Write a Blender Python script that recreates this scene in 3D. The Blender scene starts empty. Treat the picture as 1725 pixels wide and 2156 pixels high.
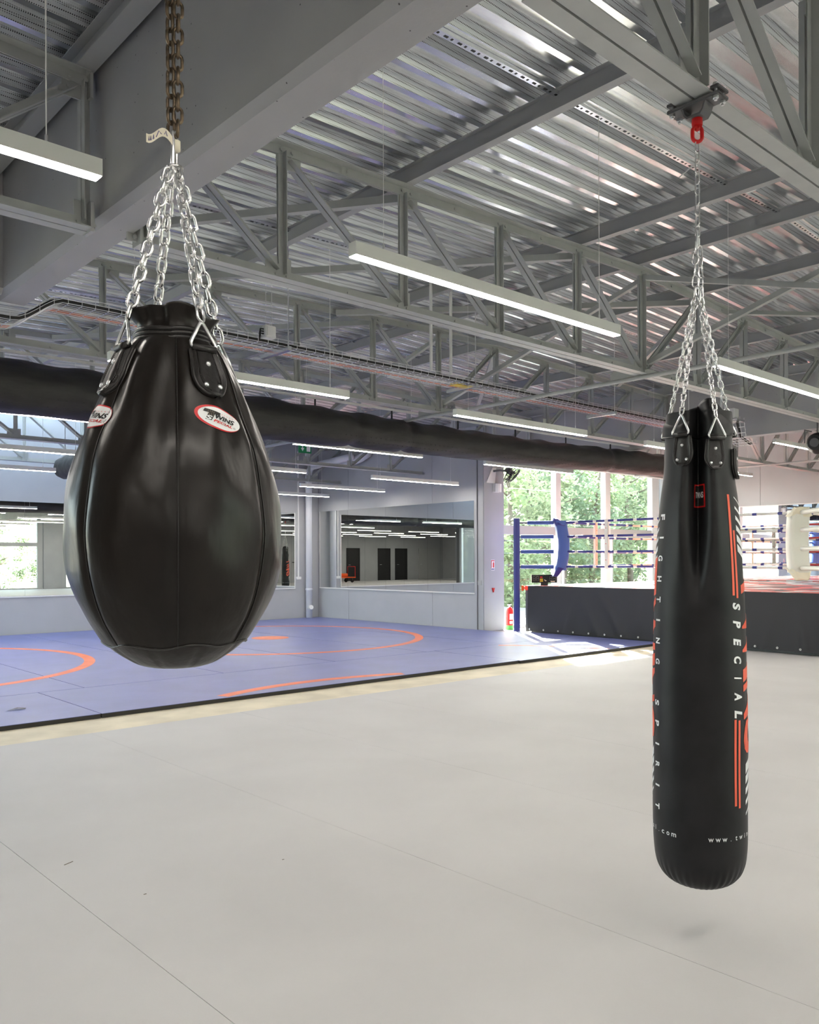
import bpy, bmesh, math, random
from mathutils import Vector, Matrix
random.seed(7)
PI = math.pi
scn = bpy.context.scene
C = scn.collection
V = Vector

# ------------------------------------------------------------------ camera
cam_d = bpy.data.cameras.new('camera'); cam = bpy.data.objects.new('camera', cam_d); C.objects.link(cam)
CAM_H = 1.39
heading = math.atan2(1963, 1783); roll = 0.0035
fw = V((math.cos(heading), math.sin(heading), 0)); rt = V((math.sin(heading), -math.cos(heading), 0)); up = V((0, 0, 1))
xc = rt*math.cos(roll) - up*math.sin(roll); yc = up*math.cos(roll) + rt*math.sin(roll)
m = Matrix((xc, yc, -fw)).transposed().to_4x4(); m.translation = (0, 0, CAM_H)
cam.matrix_world = m
cam_d.sensor_fit = 'VERTICAL'; cam_d.sensor_height = 36.0; cam_d.sensor_width = 28.8
cam_d.lens = 36.0*1783/2156; cam_d.shift_y = 99/2156; cam_d.clip_start = 0.02; cam_d.clip_end = 400
scn.camera = cam

# ------------------------------------------------------------------ sky, sun, exposure
SUN_EL, SUN_DIR = math.radians(29.5), V((0.625, 0.78, 0))
w = bpy.data.worlds.new('world'); scn.world = w; w.use_nodes = True
nt = w.node_tree; nt.nodes.clear()
sky = nt.nodes.new('ShaderNodeTexSky'); sky.sky_type = 'NISHITA'; sky.sun_disc = False
sky.sun_elevation = SUN_EL; sky.sun_rotation = math.atan2(SUN_DIR.x, SUN_DIR.y); sky.air_density = 1.0; sky.dust_density = 2.0
bg = nt.nodes.new('ShaderNodeBackground'); bg.inputs['Strength'].default_value = 0.55
wo = nt.nodes.new('ShaderNodeOutputWorld')
hs = nt.nodes.new('ShaderNodeHueSaturation'); hs.inputs['Saturation'].default_value = 0.55
nt.links.new(sky.outputs[0], hs.inputs['Color']); nt.links.new(hs.outputs[0], bg.inputs[0]); nt.links.new(bg.outputs[0], wo.inputs[0])
sun_d = bpy.data.lights.new('sun', 'SUN'); sun_d.energy = 17; sun_d.angle = 0.009; sun_d.color = (1, 0.94, 0.85)
sun = bpy.data.objects.new('sun', sun_d); C.objects.link(sun)
sd = (SUN_DIR.normalized()*math.cos(SUN_EL) + up*math.sin(SUN_EL))
sun.rotation_euler = sd.to_track_quat('Z', 'Y').to_euler(); sun.location = (16, 18, 9)
LAMP = 16.0                                    # emission of every linear light
vs = scn.view_settings
vs.view_transform = 'Standard'; vs.look = 'None'; vs.gamma = 1.0; vs.use_curve_mapping = False; vs.exposure = 2.08

# ------------------------------------------------------------------ materials
M = {}
def mat(name, col, rough=0.5, metal=0.0, bump=0.0, bscale=40.0, var=0.0, vscale=3.0, spec=0.5, coat=0.0, emis=None, stretch=None, col2=None):
    ma = bpy.data.materials.new(name); ma.use_nodes = True
    t = ma.node_tree; b = t.nodes['Principled BSDF']
    b.inputs['Base Color'].default_value = (*col, 1); b.inputs['Roughness'].default_value = rough
    b.inputs['Metallic'].default_value = metal; b.inputs['Specular IOR Level'].default_value = spec
    b.inputs['Coat Weight'].default_value = coat
    if emis:
        b.inputs['Emission Color'].default_value = (*emis[0], 1); b.inputs['Emission Strength'].default_value = emis[1]
    if bump or var:
        tc = t.nodes.new('ShaderNodeTexCoord'); src = tc.outputs['Object']
        if stretch:
            mp = t.nodes.new('ShaderNodeMapping'); mp.inputs['Scale'].default_value = stretch
            t.links.new(src, mp.inputs[0]); src = mp.outputs[0]
    if var:
        n = t.nodes.new('ShaderNodeTexNoise'); n.inputs['Scale'].default_value = vscale; n.inputs['Detail'].default_value = 5
        t.links.new(src, n.inputs['Vector'])
        r = t.nodes.new('ShaderNodeValToRGB')
        c2 = col2 or tuple(c*(1-var) for c in col)
        c1 = col if col2 else tuple(min(1, c*(1+var)) for c in col)
        r.color_ramp.elements[0].position = 0.35; r.color_ramp.elements[0].color = (*c2, 1)
        r.color_ramp.elements[1].position = 0.65; r.color_ramp.elements[1].color = (*c1, 1)
        t.links.new(n.outputs[0], r.inputs[0]); t.links.new(r.outputs[0], b.inputs['Base Color'])
    if bump:
        n2 = t.nodes.new('ShaderNodeTexNoise'); n2.inputs['Scale'].default_value = bscale; n2.inputs['Detail'].default_value = 4
        t.links.new(src, n2.inputs['Vector'])
        bp = t.nodes.new('ShaderNodeBump'); bp.inputs['Strength'].default_value = bump; bp.inputs['Distance'].default_value = 0.01
        t.links.new(n2.outputs[0], bp.inputs['Height']); t.links.new(bp.outputs[0], b.inputs['Normal'])
    M[name] = ma
    return ma

mat('floor_vinyl', (0.525, 0.518, 0.512), 0.58, spec=0.28, var=0.035, vscale=1.2, bump=0.03, bscale=120)
mat('floor_base', (0.16, 0.155, 0.15), 0.8)
mat('screed', (0.66, 0.60, 0.46), 0.7, var=0.12, vscale=2.5, bump=0.15, bscale=60)
mat('mat_blue', (0.150, 0.174, 0.40), 0.34, var=0.07, vscale=2.0, bump=0.05, bscale=30)
mat('mat_side', (0.03, 0.028, 0.024), 0.8)
mat('mat_orange', (0.80, 0.17, 0.05), 0.4, var=0.08, vscale=6)
mat('wall_paint', (0.40, 0.41, 0.43), 0.6, var=0.03, vscale=2, bump=0.04, bscale=150)
mat('wall_light', (0.43, 0.435, 0.44), 0.6, var=0.02, vscale=2)
mat('joint', (0.12, 0.12, 0.125), 0.8)
mat('steel', (0.40, 0.415, 0.40), 0.45, var=0.04, vscale=8)
mat('steel_dark', (0.10, 0.10, 0.105), 0.5)
mat('purlin_paint', (0.36, 0.365, 0.365), 0.45)
mat('galv', (0.80, 0.82, 0.83), 0.22, metal=0.95, var=0.05, vscale=30, bump=0.10, bscale=5, stretch=(.35, 1, 1))
mat('zinc', (0.75, 0.76, 0.76), 0.28, metal=1.0)
mat('chain_zinc', (0.80, 0.80, 0.79), 0.2, metal=1.0)
mat('chain_rust', (0.115, 0.085, 0.055), 0.4, metal=0.7, var=0.5, vscale=60)
mat('white_metal', (0.78, 0.78, 0.76), 0.4)
mat('white_plastic', (0.8, 0.8, 0.79), 0.4)
mat('lamp_body', (0.76, 0.77, 0.73), 0.4, metal=0.15)
mat('lamp_glow', (1, 1, 1), 0.5, emis=((1.0, 0.93, 0.84), LAMP))
mat('black_fabric', (0.022, 0.021, 0.02), 0.55, var=0.25, vscale=4, bump=0.5, bscale=6, stretch=(1, 3, 3))
mat('black_cloth', (0.026, 0.026, 0.030), 0.7, bump=0.08, bscale=90)
mat('black', (0.012, 0.012, 0.012), 0.5)
mat('black_gloss', (0.012, 0.012, 0.013), 0.2)
mat('leather', (0.0095, 0.0075, 0.0062), 0.31, var=0.4, vscale=7, bump=0.6, bscale=10, stretch=(1, 1, .35), spec=0.30)
mat('leather_tab', (0.012, 0.0105, 0.010), 0.38, bump=0.2, bscale=60)
mat('vinyl_black', (0.013, 0.013, 0.014), 0.42, var=0.3, vscale=6, bump=0.06, bscale=14, spec=0.25)
mat('white_print', (0.80, 0.82, 0.82), 0.5)
mat('orange_print', (0.82, 0.115, 0.055), 0.5)
mat('red_print', (0.60, 0.025, 0.03), 0.45)
mat('tan_print', (0.42, 0.33, 0.2), 0.5)
mat('red_paint', (0.62, 0.012, 0.012), 0.32)
mat('red_dark', (0.30, 0.02, 0.02), 0.5)
mat('blue_paint', (0.035, 0.04, 0.22), 0.32)
mat('blue_vinyl', (0.05, 0.095, 0.33), 0.35, bump=0.1, bscale=20)
mat('rope_blue', (0.03, 0.035, 0.2), 0.45)
mat('rope_white', (0.72, 0.71, 0.66), 0.5)
mat('rope_tan', (0.72, 0.52, 0.38), 0.5)
mat('pad_white', (0.70, 0.69, 0.62), 0.45, bump=0.1, bscale=12)
mat('cream', (0.75, 0.70, 0.55), 0.6)
mat('orange_paint', (0.85, 0.13, 0.02), 0.5)
mat('green_sign', (0.0, 0.22, 0.07), 0.5)
mat('green_paint', (0.10, 0.40, 0.08), 0.5)
mat('yellow', (0.8, 0.55, 0.03), 0.5)
mat('door_black', (0.02, 0.02, 0.021), 0.4)
mat('frame_grey', (0.42, 0.43, 0.44), 0.45)
mat('frame_white', (0.72, 0.74, 0.75), 0.45)
mat('cable_black', (0.015, 0.013, 0.012), 0.45)
mat('cable_orange', (0.75, 0.2, 0.08), 0.5)
mat('pipe_white', (0.74, 0.75, 0.78), 0.35)
mat('leaf_a', (0.34, 0.41, 0.24), 0.6, var=0.35, vscale=1.5)
mat('leaf_b', (0.42, 0.47, 0.30), 0.6, var=0.35, vscale=1.5)
mat('leaf_c', (0.27, 0.35, 0.22), 0.6, var=0.35, vscale=1.5)
mat('leaf_d', (0.14, 0.20, 0.10), 0.6, var=0.4, vscale=1.5)
mat('bark', (0.16, 0.13, 0.10), 0.9, bump=0.5, bscale=15)
mat('outside_ground', (0.42, 0.38, 0.28), 0.95, var=0.3, vscale=0.8)
mat('digit_grey', (0.10, 0.10, 0.105), 0.4)

def leafy(n):
    ma = M[n]; t = ma.node_tree; b = t.nodes['Principled BSDF']; o = t.nodes['Material Output']
    tl = t.nodes.new('ShaderNodeBsdfTranslucent'); mx = t.nodes.new('ShaderNodeMixShader'); mx.inputs[0].default_value = 0.5
    src = b.inputs['Base Color'].links[0].from_socket; t.links.new(src, tl.inputs[0])
    t.links.new(b.outputs[0], mx.inputs[1]); t.links.new(tl.outputs[0], mx.inputs[2]); t.links.new(mx.outputs[0], o.inputs[0])
for n_ in ('leaf_a', 'leaf_b', 'leaf_c', 'leaf_d'): leafy(n_)
def mat_mirror():
    ma = mat('mirror_glass', (0.86, 0.88, 0.86), 0.0, metal=1.0)
mat_mirror()
def mat_glass():
    ma = bpy.data.materials.new('window_glass'); ma.use_nodes = True; t = ma.node_tree; t.nodes.clear()
    o = t.nodes.new('ShaderNodeOutputMaterial'); mx = t.nodes.new('ShaderNodeMixShader')
    tr = t.nodes.new('ShaderNodeBsdfTransparent'); tr.inputs[0].default_value = (0.93, 0.97, 0.95, 1)
    g = t.nodes.new('ShaderNodeBsdfGlossy'); g.inputs['Roughness'].default_value = 0.0
    lw = t.nodes.new('ShaderNodeLayerWeight'); lw.inputs[0].default_value = 0.5
    pw = t.nodes.new('ShaderNodeMath'); pw.operation = 'POWER'; pw.inputs[1].default_value = 4.0
    ma_ = t.nodes.new('ShaderNodeMath'); ma_.operation = 'MULTIPLY_ADD'; ma_.inputs[1].default_value = 0.5; ma_.inputs[2].default_value = 0.03
    t.links.new(lw.outputs['Facing'], pw.inputs[0]); t.links.new(pw.outputs[0], ma_.inputs[0])
    t.links.new(ma_.outputs[0], mx.inputs[0]); t.links.new(tr.outputs[0], mx.inputs[1]); t.links.new(g.outputs[0], mx.inputs[2])
    t.links.new(mx.outputs[0], o.inputs[0]); M['window_glass'] = ma
mat_glass()
def mat_perf():
    # galvanised sheet with rows of small round perforations (fine print on the rib webs)
    ma = mat('galv_perforated', (0.62, 0.64, 0.66), 0.38, metal=0.85)
    t = ma.node_tree; b = t.nodes['Principled BSDF']
    tc = t.nodes.new('ShaderNodeTexCoord'); mp = t.nodes.new('ShaderNodeMapping'); mp.inputs['Scale'].default_value = (95, 95, 95)
    vo = t.nodes.new('ShaderNodeTexVoronoi'); vo.inputs['Scale'].default_value = 1.0; vo.inputs['Randomness'].default_value = 0.0
    cr = t.nodes.new('ShaderNodeValToRGB')
    cr.color_ramp.elements[0].position = 0.26; cr.color_ramp.elements[0].color = (0.04, 0.04, 0.045, 1)
    cr.color_ramp.elements[1].position = 0.34; cr.color_ramp.elements[1].color = (0.72, 0.74, 0.76, 1)
    t.links.new(tc.outputs['Object'], mp.inputs[0]); t.links.new(mp.outputs[0], vo.inputs['Vector'])
    t.links.new(vo.outputs['Distance'], cr.inputs[0]); t.links.new(cr.outputs[0], b.inputs['Base Color'])
mat_perf()
def mat_concrete():
    ma = mat('concrete', (0.42, 0.42, 0.425), 0.65, bump=0.08, bscale=60)
    t = ma.node_tree; b = t.nodes['Principled BSDF']
    tc = t.nodes.new('ShaderNodeTexCoord'); vo = t.nodes.new('ShaderNodeTexVoronoi'); vo.inputs['Scale'].default_value = 14
    cr = t.nodes.new('ShaderNodeValToRGB')
    cr.color_ramp.elements[0].position = 0.035; cr.color_ramp.elements[0].color = (0.07, 0.07, 0.07, 1)
    cr.color_ramp.elements[1].position = 0.06; cr.color_ramp.elements[1].color = (0.42, 0.42, 0.425, 1)
    n = t.nodes.new('ShaderNodeTexNoise'); n.inputs['Scale'].default_value = 2.0
    mx = t.nodes.new('ShaderNodeMix'); mx.data_type = 'RGBA'; mx.blend_type = 'MULTIPLY'; mx.inputs[0].default_value = 0.25
    t.links.new(tc.outputs['Object'], vo.inputs['Vector']); t.links.new(tc.outputs['Object'], n.inputs['Vector'])
    t.links.new(vo.outputs['Distance'], cr.inputs[0]); t.links.new(cr.outputs[0], mx.inputs[6]); t.links.new(n.outputs[0], mx.inputs[7])
    t.links.new(mx.outputs[2], b.inputs['Base Color'])
mat_concrete()
def mat_canvas():
    ma = mat('ring_canvas', (0.6, 0.6, 0.6), 0.45, bump=0.3, bscale=5)
    t = ma.node_tree; b = t.nodes['Principled BSDF']
    tc = t.nodes.new('ShaderNodeTexCoord'); mp = t.nodes.new('ShaderNodeMapping'); mp.inputs['Scale'].default_value = (0.8, 1.2, 0.0)
    n = t.nodes.new('ShaderNodeTexNoise'); n.inputs['Scale'].default_value = 1.1; n.inputs['Detail'].default_value = 2
    cr = t.nodes.new('ShaderNodeValToRGB'); cr.color_ramp.interpolation = 'CONSTANT'
    e = cr.color_ramp.elements
    e[0].position = 0.0; e[0].color = (0.02, 0.02, 0.022, 1); e[1].position = 0.42; e[1].color = (0.62, 0.06, 0.05, 1)
    x = e.new(0.52); x.color = (0.6, 0.6, 0.6, 1); x = e.new(0.62); x.color = (0.05, 0.05, 0.055, 1)
    t.links.new(tc.outputs['Object'], mp.inputs[0]); t.links.new(mp.outputs[0], n.inputs['Vector'])
    t.links.new(n.outputs[0], cr.inputs[0]); t.links.new(cr.outputs[0], b.inputs['Base Color'])
mat_canvas()

# ------------------------------------------------------------------ helpers
class MB:
    def __init__(s): s.v = []; s.f = []; s.mi = []; s.mats = []; s.cur = 0
    def use(s, name):
        if name not in s.mats: s.mats.append(name)
        s.cur = s.mats.index(name); return s
    def add(s, vs, fs):
        o = len(s.v); s.v += [tuple(p) for p in vs]
        for f in fs: s.f.append(tuple(i+o for i in f)); s.mi.append(s.cur)
    def box(s, a, b):
        (x0, y0, z0), (x1, y1, z1) = a, b
        x0, x1 = min(x0, x1), max(x0, x1); y0, y1 = min(y0, y1), max(y0, y1); z0, z1 = min(z0, z1), max(z0, z1)
        s.add([(x0,y0,z0),(x1,y0,z0),(x1,y1,z0),(x0,y1,z0),(x0,y0,z1),(x1,y0,z1),(x1,y1,z1),(x0,y1,z1)],
              [(3,2,1,0),(4,5,6,7),(0,1,5,4),(1,2,6,5),(2,3,7,6),(3,0,4,7)]); return s
    def cbox(s, c, sz): return s.box([c[i]-sz[i]/2 for i in range(3)], [c[i]+sz[i]/2 for i in range(3)])
    def bbox(s, a, b, e):            # box with chamfered edges
        c = [(a[i]+b[i])/2 for i in range(3)]; h = [abs(b[i]-a[i])/2 for i in range(3)]
        bm = bmesh.new(); bmesh.ops.create_cube(bm, size=2)
        for v in bm.verts: v.co = V((c[0]+v.co.x*h[0], c[1]+v.co.y*h[1], c[2]+v.co.z*h[2]))
        bmesh.ops.bevel(bm, geom=bm.edges[:], offset=e, segments=2, affect='EDGES')
        bm.verts.index_update(); s.add([v.co[:] for v in bm.verts], [[v.index for v in f.verts] for f in bm.faces]); bm.free(); return s
    def extrude(s, sec, p0, p1, u, v, cap=True):   # section polygon (ccw list of (a,b)) swept p0->p1 with frame u,v
        p0, p1, u, v = V(p0), V(p1), V(u), V(v); n = len(sec)
        vs = [p0+u*a+v*b for a, b in sec] + [p1+u*a+v*b for a, b in sec]
        fs = [(i, (i+1) % n, n+(i+1) % n, n+i) for i in range(n)]
        if cap: fs += [tuple(range(n))[::-1], tuple(range(n, 2*n))]
        s.add(vs, fs); return s
    def tube(s, pts, r, n=8, closed=False, cap=True):
        pts = [V(p) for p in pts]; k = len(pts); rs = r if isinstance(r, (list, tuple)) else [r]*k
        vs = []; prev = None
        for i, p in enumerate(pts):
            if closed: t = pts[(i+1) % k]-pts[i-1]
            else: t = pts[min(i+1, k-1)]-pts[max(i-1, 0)]
            t.normalize()
            if prev is None:
                a = V((0, 0, 1)) if abs(t.z) < .9 else V((1, 0, 0)); u = t.cross(a).normalized()
            else:
                u = (prev - t*prev.dot(t))
                u = u.normalized() if u.length > 1e-6 else t.orthogonal().normalized()
            prev = u; w_ = t.cross(u)
            for j in range(n):
                an = 2*PI*j/n; vs.append(p+(u*math.cos(an)+w_*math.sin(an))*rs[i])
        fs = []
        for i in range(k if closed else k-1):
            for j in range(n):
                a, b = i*n+j, i*n+(j+1) % n; c, d = ((i+1) % k)*n+(j+1) % n, ((i+1) % k)*n+j
                fs.append((a, b, c, d))
        if cap and not closed: fs += [tuple(range(n))[::-1], tuple(range((k-1)*n, k*n))]
        s.add(vs, fs); return s
    def lathe(s, prof, c=(0, 0, 0), n=24, axis='z', caps=True):    # prof list of (r, h)
        vs = []; c = V(c)
        for r, h in prof:
            for j in range(n):
                a = 2*PI*j/n; x, y = r*math.cos(a), r*math.sin(a)
                p = {'z': (x, y, h), 'x': (h, x, y), 'y': (y, h, x)}[axis]; vs.append(c+V(p))
        fs = [(i*n+j, i*n+(j+1) % n, (i+1)*n+(j+1) % n, (i+1)*n+j) for i in range(len(prof)-1) for j in range(n)]
        if caps: fs += [tuple(range(n))[::-1], tuple(range((len(prof)-1)*n, len(prof)*n))]
        s.add(vs, fs); return s
    def grid(s, rows, closed=False):    # rows of equal length point lists
        n = len(rows[0]); o = [p for r in rows for p in r]
        fs = []
        for i in range(len(rows)-1):
            for j in range(n if closed else n-1):
                fs.append((i*n+j, i*n+(j+1) % n, (i+1)*n+(j+1) % n, (i+1)*n+j))
        s.add(o, fs); return s
    def bolt(s, p, nrm, r=0.012, h=0.01):
        nrm = V(nrm).normalized(); u = nrm.orthogonal().normalized(); v = nrm.cross(u)
        sec = [(r*math.cos(a*PI/3), r*math.sin(a*PI/3)) for a in range(6)]
        return s.extrude(sec, V(p)-nrm*0.004, V(p)+nrm*h, u, v)
    def mesh(s, name, mats=None, smooth=False):
        me = bpy.data.meshes.new(name); me.from_pydata(s.v, [], s.f)
        ms = s.mats if s.mats else ([mats] if isinstance(mats, str) else mats or [])
        for k in ms: me.materials.append(M[k])
        if s.mats: me.polygons.foreach_set('material_index', s.mi)
        if smooth is not False:
            me.polygons.foreach_set('use_smooth', [True]*len(me.polygons))
            if smooth is not True:
                try: me.set_sharp_from_angle(angle=math.radians(smooth))
                except Exception: pass
        me.update(); return me
    def build(s, name, mats=None, parent=None, smooth=False):
        return link(name, s.mesh(name, mats, smooth), parent)

def link(name, me, parent=None):
    o = bpy.data.objects.new(name, me); C.objects.link(o)
    if parent: o.parent = parent
    return o
def empty(name, loc=(0, 0, 0), rz=0):
    o = bpy.data.objects.new(name, None); C.objects.link(o); o.location = loc; o.rotation_euler = (0, 0, rz); o.empty_display_size = 0.1
    return o
def tag(o, label, cat, group=None):
    o['label'] = label; o['category'] = cat
    if group: o['group'] = group
    return o
def struct(o, label=None):
    o['kind'] = 'structure'
    if label: o['label'] = label
    return o
def stuff(o): o['kind'] = 'stuff'; return o
def dup(root, loc, label=None):
    r = root.copy(); C.objects.link(r); r.location = loc
    if label: r['label'] = label
    for ch in list(root.children):
        c = ch.copy(); C.objects.link(c); c.parent = r
        for g in list(ch.children):
            d = g.copy(); C.objects.link(d); d.parent = c
    return r
def smoothstep(a, b, x):
    t = max(0.0, min(1.0, (x-a)/(b-a))); return t*t*(3-2*t)
def interp(tab, x):                       # monotone smooth table lookup
    if x <= tab[0][0]: return tab[0][1]
    for i in range(len(tab)-1):
        (x0, y0), (x1, y1) = tab[i], tab[i+1]
        if x <= x1:
            def sl(k):
                if k <= 0 or k >= len(tab)-1: return None
                return (tab[k+1][1]-tab[k-1][1])/(tab[k+1][0]-tab[k-1][0])
            h = x1-x0; t = (x-x0)/h; m0 = sl(i); m1 = sl(i+1); lin = (y1-y0)/h
            m0 = lin if m0 is None else m0; m1 = lin if m1 is None else m1
            return (2*t**3-3*t*t+1)*y0+(t**3-2*t*t+t)*h*m0+(-2*t**3+3*t*t)*y1+(t**3-t*t)*h*m1
    return tab[-1][1]
def text_mesh(txt, size, bold=0.0, shear=0.0, spacing=1.0, res=3):
    cu = bpy.data.curves.new('lettering', 'FONT'); cu.body = txt; cu.size = size; cu.offset = bold; cu.shear = shear
    cu.space_character = spacing; cu.resolution_u = res; cu.align_x = 'LEFT'
    ob = bpy.data.objects.new('lettering', cu); C.objects.link(ob)
    dg = bpy.context.evaluated_depsgraph_get(); me = bpy.data.meshes.new_from_object(ob.evaluated_get(dg))
    bpy.data.objects.remove(ob); bpy.data.curves.remove(cu)
    return me
def wrap_text(txt, size, fn, name, mname, parent, bold=0.0, shear=0.0, spacing=1.0, cut=0.012, fit=None):
    """flat lettering carried onto a curved surface by fn(tx, ty)"""
    me = text_mesh(txt, size, bold, shear, spacing)
    bm = bmesh.new(); bm.from_mesh(me); bpy.data.meshes.remove(me)
    bmesh.ops.triangulate(bm, faces=bm.faces[:])
    if fit:
        xs = [v.co.x for v in bm.verts]; ys = [v.co.y for v in bm.verts]
        x0, x1, y0, y1 = min(xs), max(xs), min(ys), max(ys)
        for v in bm.verts: v.co.x = (v.co.x-x0)/(x1-x0)*fit[0]; v.co.y = (v.co.y-y0)/(y1-y0)*fit[1]
    for _ in range(5):
        es = [e for e in bm.edges if e.calc_length() > cut]
        if not es: break
        bmesh.ops.subdivide_edges(bm, edges=es, cuts=1); bmesh.ops.triangulate(bm, faces=bm.faces[:])
    for v in bm.verts: v.co = V(fn(v.co.x, v.co.y))
    out = bpy.data.meshes.new(name); bm.to_mesh(out); bm.free(); out.materials.append(M[mname])
    return link(name, out, parent)
def Lsec(a, t=0.006): return [(0, 0), (a, 0), (a, t), (t, t), (t, a), (0, a)]

# ------------------------------------------------------------------ room layout
X_BEAM, X_EAST, Y_BACK, X_RING, Y_GLASS, Y_SOUTH, X_WEST = 1.88, 11.82, 16.2, 18.42, 11.2, -10.0, -18.0
BAYS = [(-18.2, -8.15, -13.1), (-8.15, 1.88, -3.2), (1.88, 12.02, 6.95), (12.02, 18.6, 15.2)]
def chord_top(x):
    for a, b, r in BAYS:
        if x <= b: return 4.09 - 0.035*abs(x-r)
    return 3.95
DECK = 0.12

# floor
floor = empty('floor'); struct(floor, 'pale grey sports floor of long vinyl sheets')
MB().box((-18.2, Y_SOUTH-.3, -0.11), (18.6, Y_BACK+.2, -0.008)).build('subfloor', 'floor_base', floor)
xs = [1.313-1.365*k for k in range(14, 0, -1)] + [1.313+1.365*k for k in range(0, 14)]
for a, b in zip(xs[:-1], xs[1:]):
    if a > 18.4: break
    for y0, y1 in ((Y_SOUTH, 6.76),):
        MB().box((a+.0012, y0, -0.008), (min(b, 18.5)-.0012, y1, 0)).build('vinyl_sheet', 'floor_vinyl', floor)
MB().box((-3.3, 6.76, -0.008), (12.2, Y_BACK, -0.002)).build('screed_strip', 'screed', floor)
MB().box((12.2, 6.76, -0.008), (18.5, Y_GLASS+.2, -0.001)).build('ring_bay_floor', 'floor_vinyl', floor)
# thin wear marks scattered on the vinyl
for (x, y, l, a) in ((1.45, 3.93, .05, .4), (1.55, 3.35, .012, 0), (4.9, 2.6, .06, 2.2), (2.2, 3.3, .01, 0), (5.6, 3.4, .01, 1)):
    o = MB().box((-l/2, -.0025, 0), (l/2, .0025, .0012)).build('scuff_mark', 'bark', floor); o.location = (x, y, 0); o.rotation_euler.z = a

# walls
def wall(name, a, b, label, panels=None, axis='y', mname='wall_paint', face=None):
    e = empty(name); struct(e, label)
    MB().box(a, b).build('wall_core', 'joint', e)
    for p0, p1 in panels or []:
        MB().box(p0, p1).build('wall_panel', mname, e)
    return e
ZT = 4.0
px = [-3.3, 2.9, 7.3, X_EAST]
wall('wall_back', (-3.3, Y_BACK+.012, 0), (X_EAST+.2, Y_BACK+.2, 6.2), 'pale grey concrete wall at the far end of the blue mats',
     [((a+.004, Y_BACK, 0), (b-.004, Y_BACK+.02, 6.2)) for a, b in zip(px[:-1], px[1:])])  # carried above the roof as an added parapet, keeps sun off the skylight
py = [11.1, 12.33, 15.06, Y_BACK]
wall('wall_east', (X_EAST+.012, 11.1, 0), (X_EAST+.3, Y_BACK+.2, ZT+.2), 'grey concrete wall behind the long mirror beside the column',
     [((X_EAST, a+.004, 0), (X_EAST+.02, b-.004, ZT)) for a, b in zip(py[:-1], py[1:])])
py = [Y_SOUTH, -6, -1.7, 1.2, 4.9, 8.68, Y_GLASS+.2]
wall('wall_right', (X_RING+.012, Y_SOUTH-.2, 0), (X_RING+.2, Y_GLASS+.3, ZT+.3), 'pale wall behind the boxing ring',
     [((X_RING, a+.004, 0), (X_RING+.02, b-.004, ZT+.1)) for a, b in zip(py[:-1], py[1:])], mname='wall_light')
px = [X_WEST, -12, -7, -2, 5.0]
wall('wall_south', (X_WEST-.2, Y_SOUTH-.2, 0), (5.0, Y_SOUTH-.012, ZT+.3), 'grey wall with black doors seen only in the mirrors',
     [((a+.004, Y_SOUTH-.02, 0), (b-.004, Y_SOUTH, ZT+.2)) for a, b in zip(px[:-1], px[1:])])
wall('wall_west', (X_WEST-.2, Y_SOUTH-.2, 0), (X_WEST-.012, 6.15, ZT+.2), 'grey wall at the far left end of the hall',
     [((X_WEST-.02, a+.004, 0), (X_WEST, b-.004, ZT)) for a, b in ((Y_SOUTH, -3), (-3, 2), (2, 6.0))])
o = MB().bbox((X_EAST+.03, 10.95, 0), (12.44, 11.32, ZT+.1), .012).build('trim_1', 'wall_paint'); struct(o, 'square grey concrete column between the mirror wall and the windows')
o = MB().box((12.44, Y_GLASS-.06, 3.5), (X_RING, Y_GLASS+.2, ZT+.2)).build('trim_2', 'wall_light'); struct(o, 'pale lintel above the windows behind the ring')

X_LEFT = -3.2
wall('wall_light_block', (X_WEST-.2, 5.95, 0), (X_LEFT, 6.15, ZT+.1), 'unseen grey wall added under the cross beam far left to block daylight', [((X_WEST, 5.93, 0), (X_LEFT, 5.96, ZT))])  # added so outside daylight does not flood the left part of the hall
# glazing
def glazing(name, label, x0, x1, y, z0, z1, posts, transom, sgn, mname):
    e = empty(name); struct(e, label)
    MB().box((x0, y-.05, z1-.07), (x1, y+.05, z1)).build('frame_head', mname, e)
    MB().box((x0, y-.05, z0), (x1, y+.05, z0+.06)).build('frame_sill', mname, e)
    for p, wd in posts: MB().bbox((p-wd/2, y-.08, z0), (p+wd/2, y+.06, z1), .006).build('mullion', mname, e)
    ed = sorted([x0]+[p for p, _ in posts]+[x1])
    for a, b in zip(ed[:-1], ed[1:]):
        if b-a < .15: continue
        MB().box((a, y-.06, transom-.09), (b, y+.05, transom+.09)).build('transom', 'frame_grey', e)
        MB().box((a, y-.006, z0), (b, y+.006, transom-.09)).build('pane', 'window_glass', e)
        MB().box((a, y-.006, transom+.09), (b, y+.006, z1)).build('pane', 'window_glass', e)
    return e
def side_glazing(name, label, x, y0, y1, z1, posts, mname):
    e = empty(name); struct(e, label)
    MB().box((x-.05, y0, z1-.07), (x+.05, y1, z1)).build('frame_head', mname, e); MB().box((x-.05, y0, 0), (x+.05, y1, .06)).build('frame_sill', mname, e)
    for p in posts: MB().box((x-.06, p-.06, 0), (x+.06, p+.06, z1)).build('mullion', mname, e)
    ed = sorted([y0]+posts+[y1])
    for a, b in zip(ed[:-1], ed[1:]):
        if b-a > .15: MB().box((x-.006, a, 0), (x+.006, b, z1)).build('pane', 'window_glass', e)
    return e
side_glazing('window_4', 'glazed side wall left of the mats, outside the frame', X_LEFT, 6.2, Y_BACK, 3.6, [6.26, 8.7, 11.2, 13.7, 16.1], 'frame_grey')
o = MB().box((X_LEFT-.1, 6.15, 3.6), (X_LEFT+.1, Y_BACK, ZT+.2)).build('trim_7', 'wall_paint'); struct(o, 'grey lintel above the left glazing')
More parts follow.
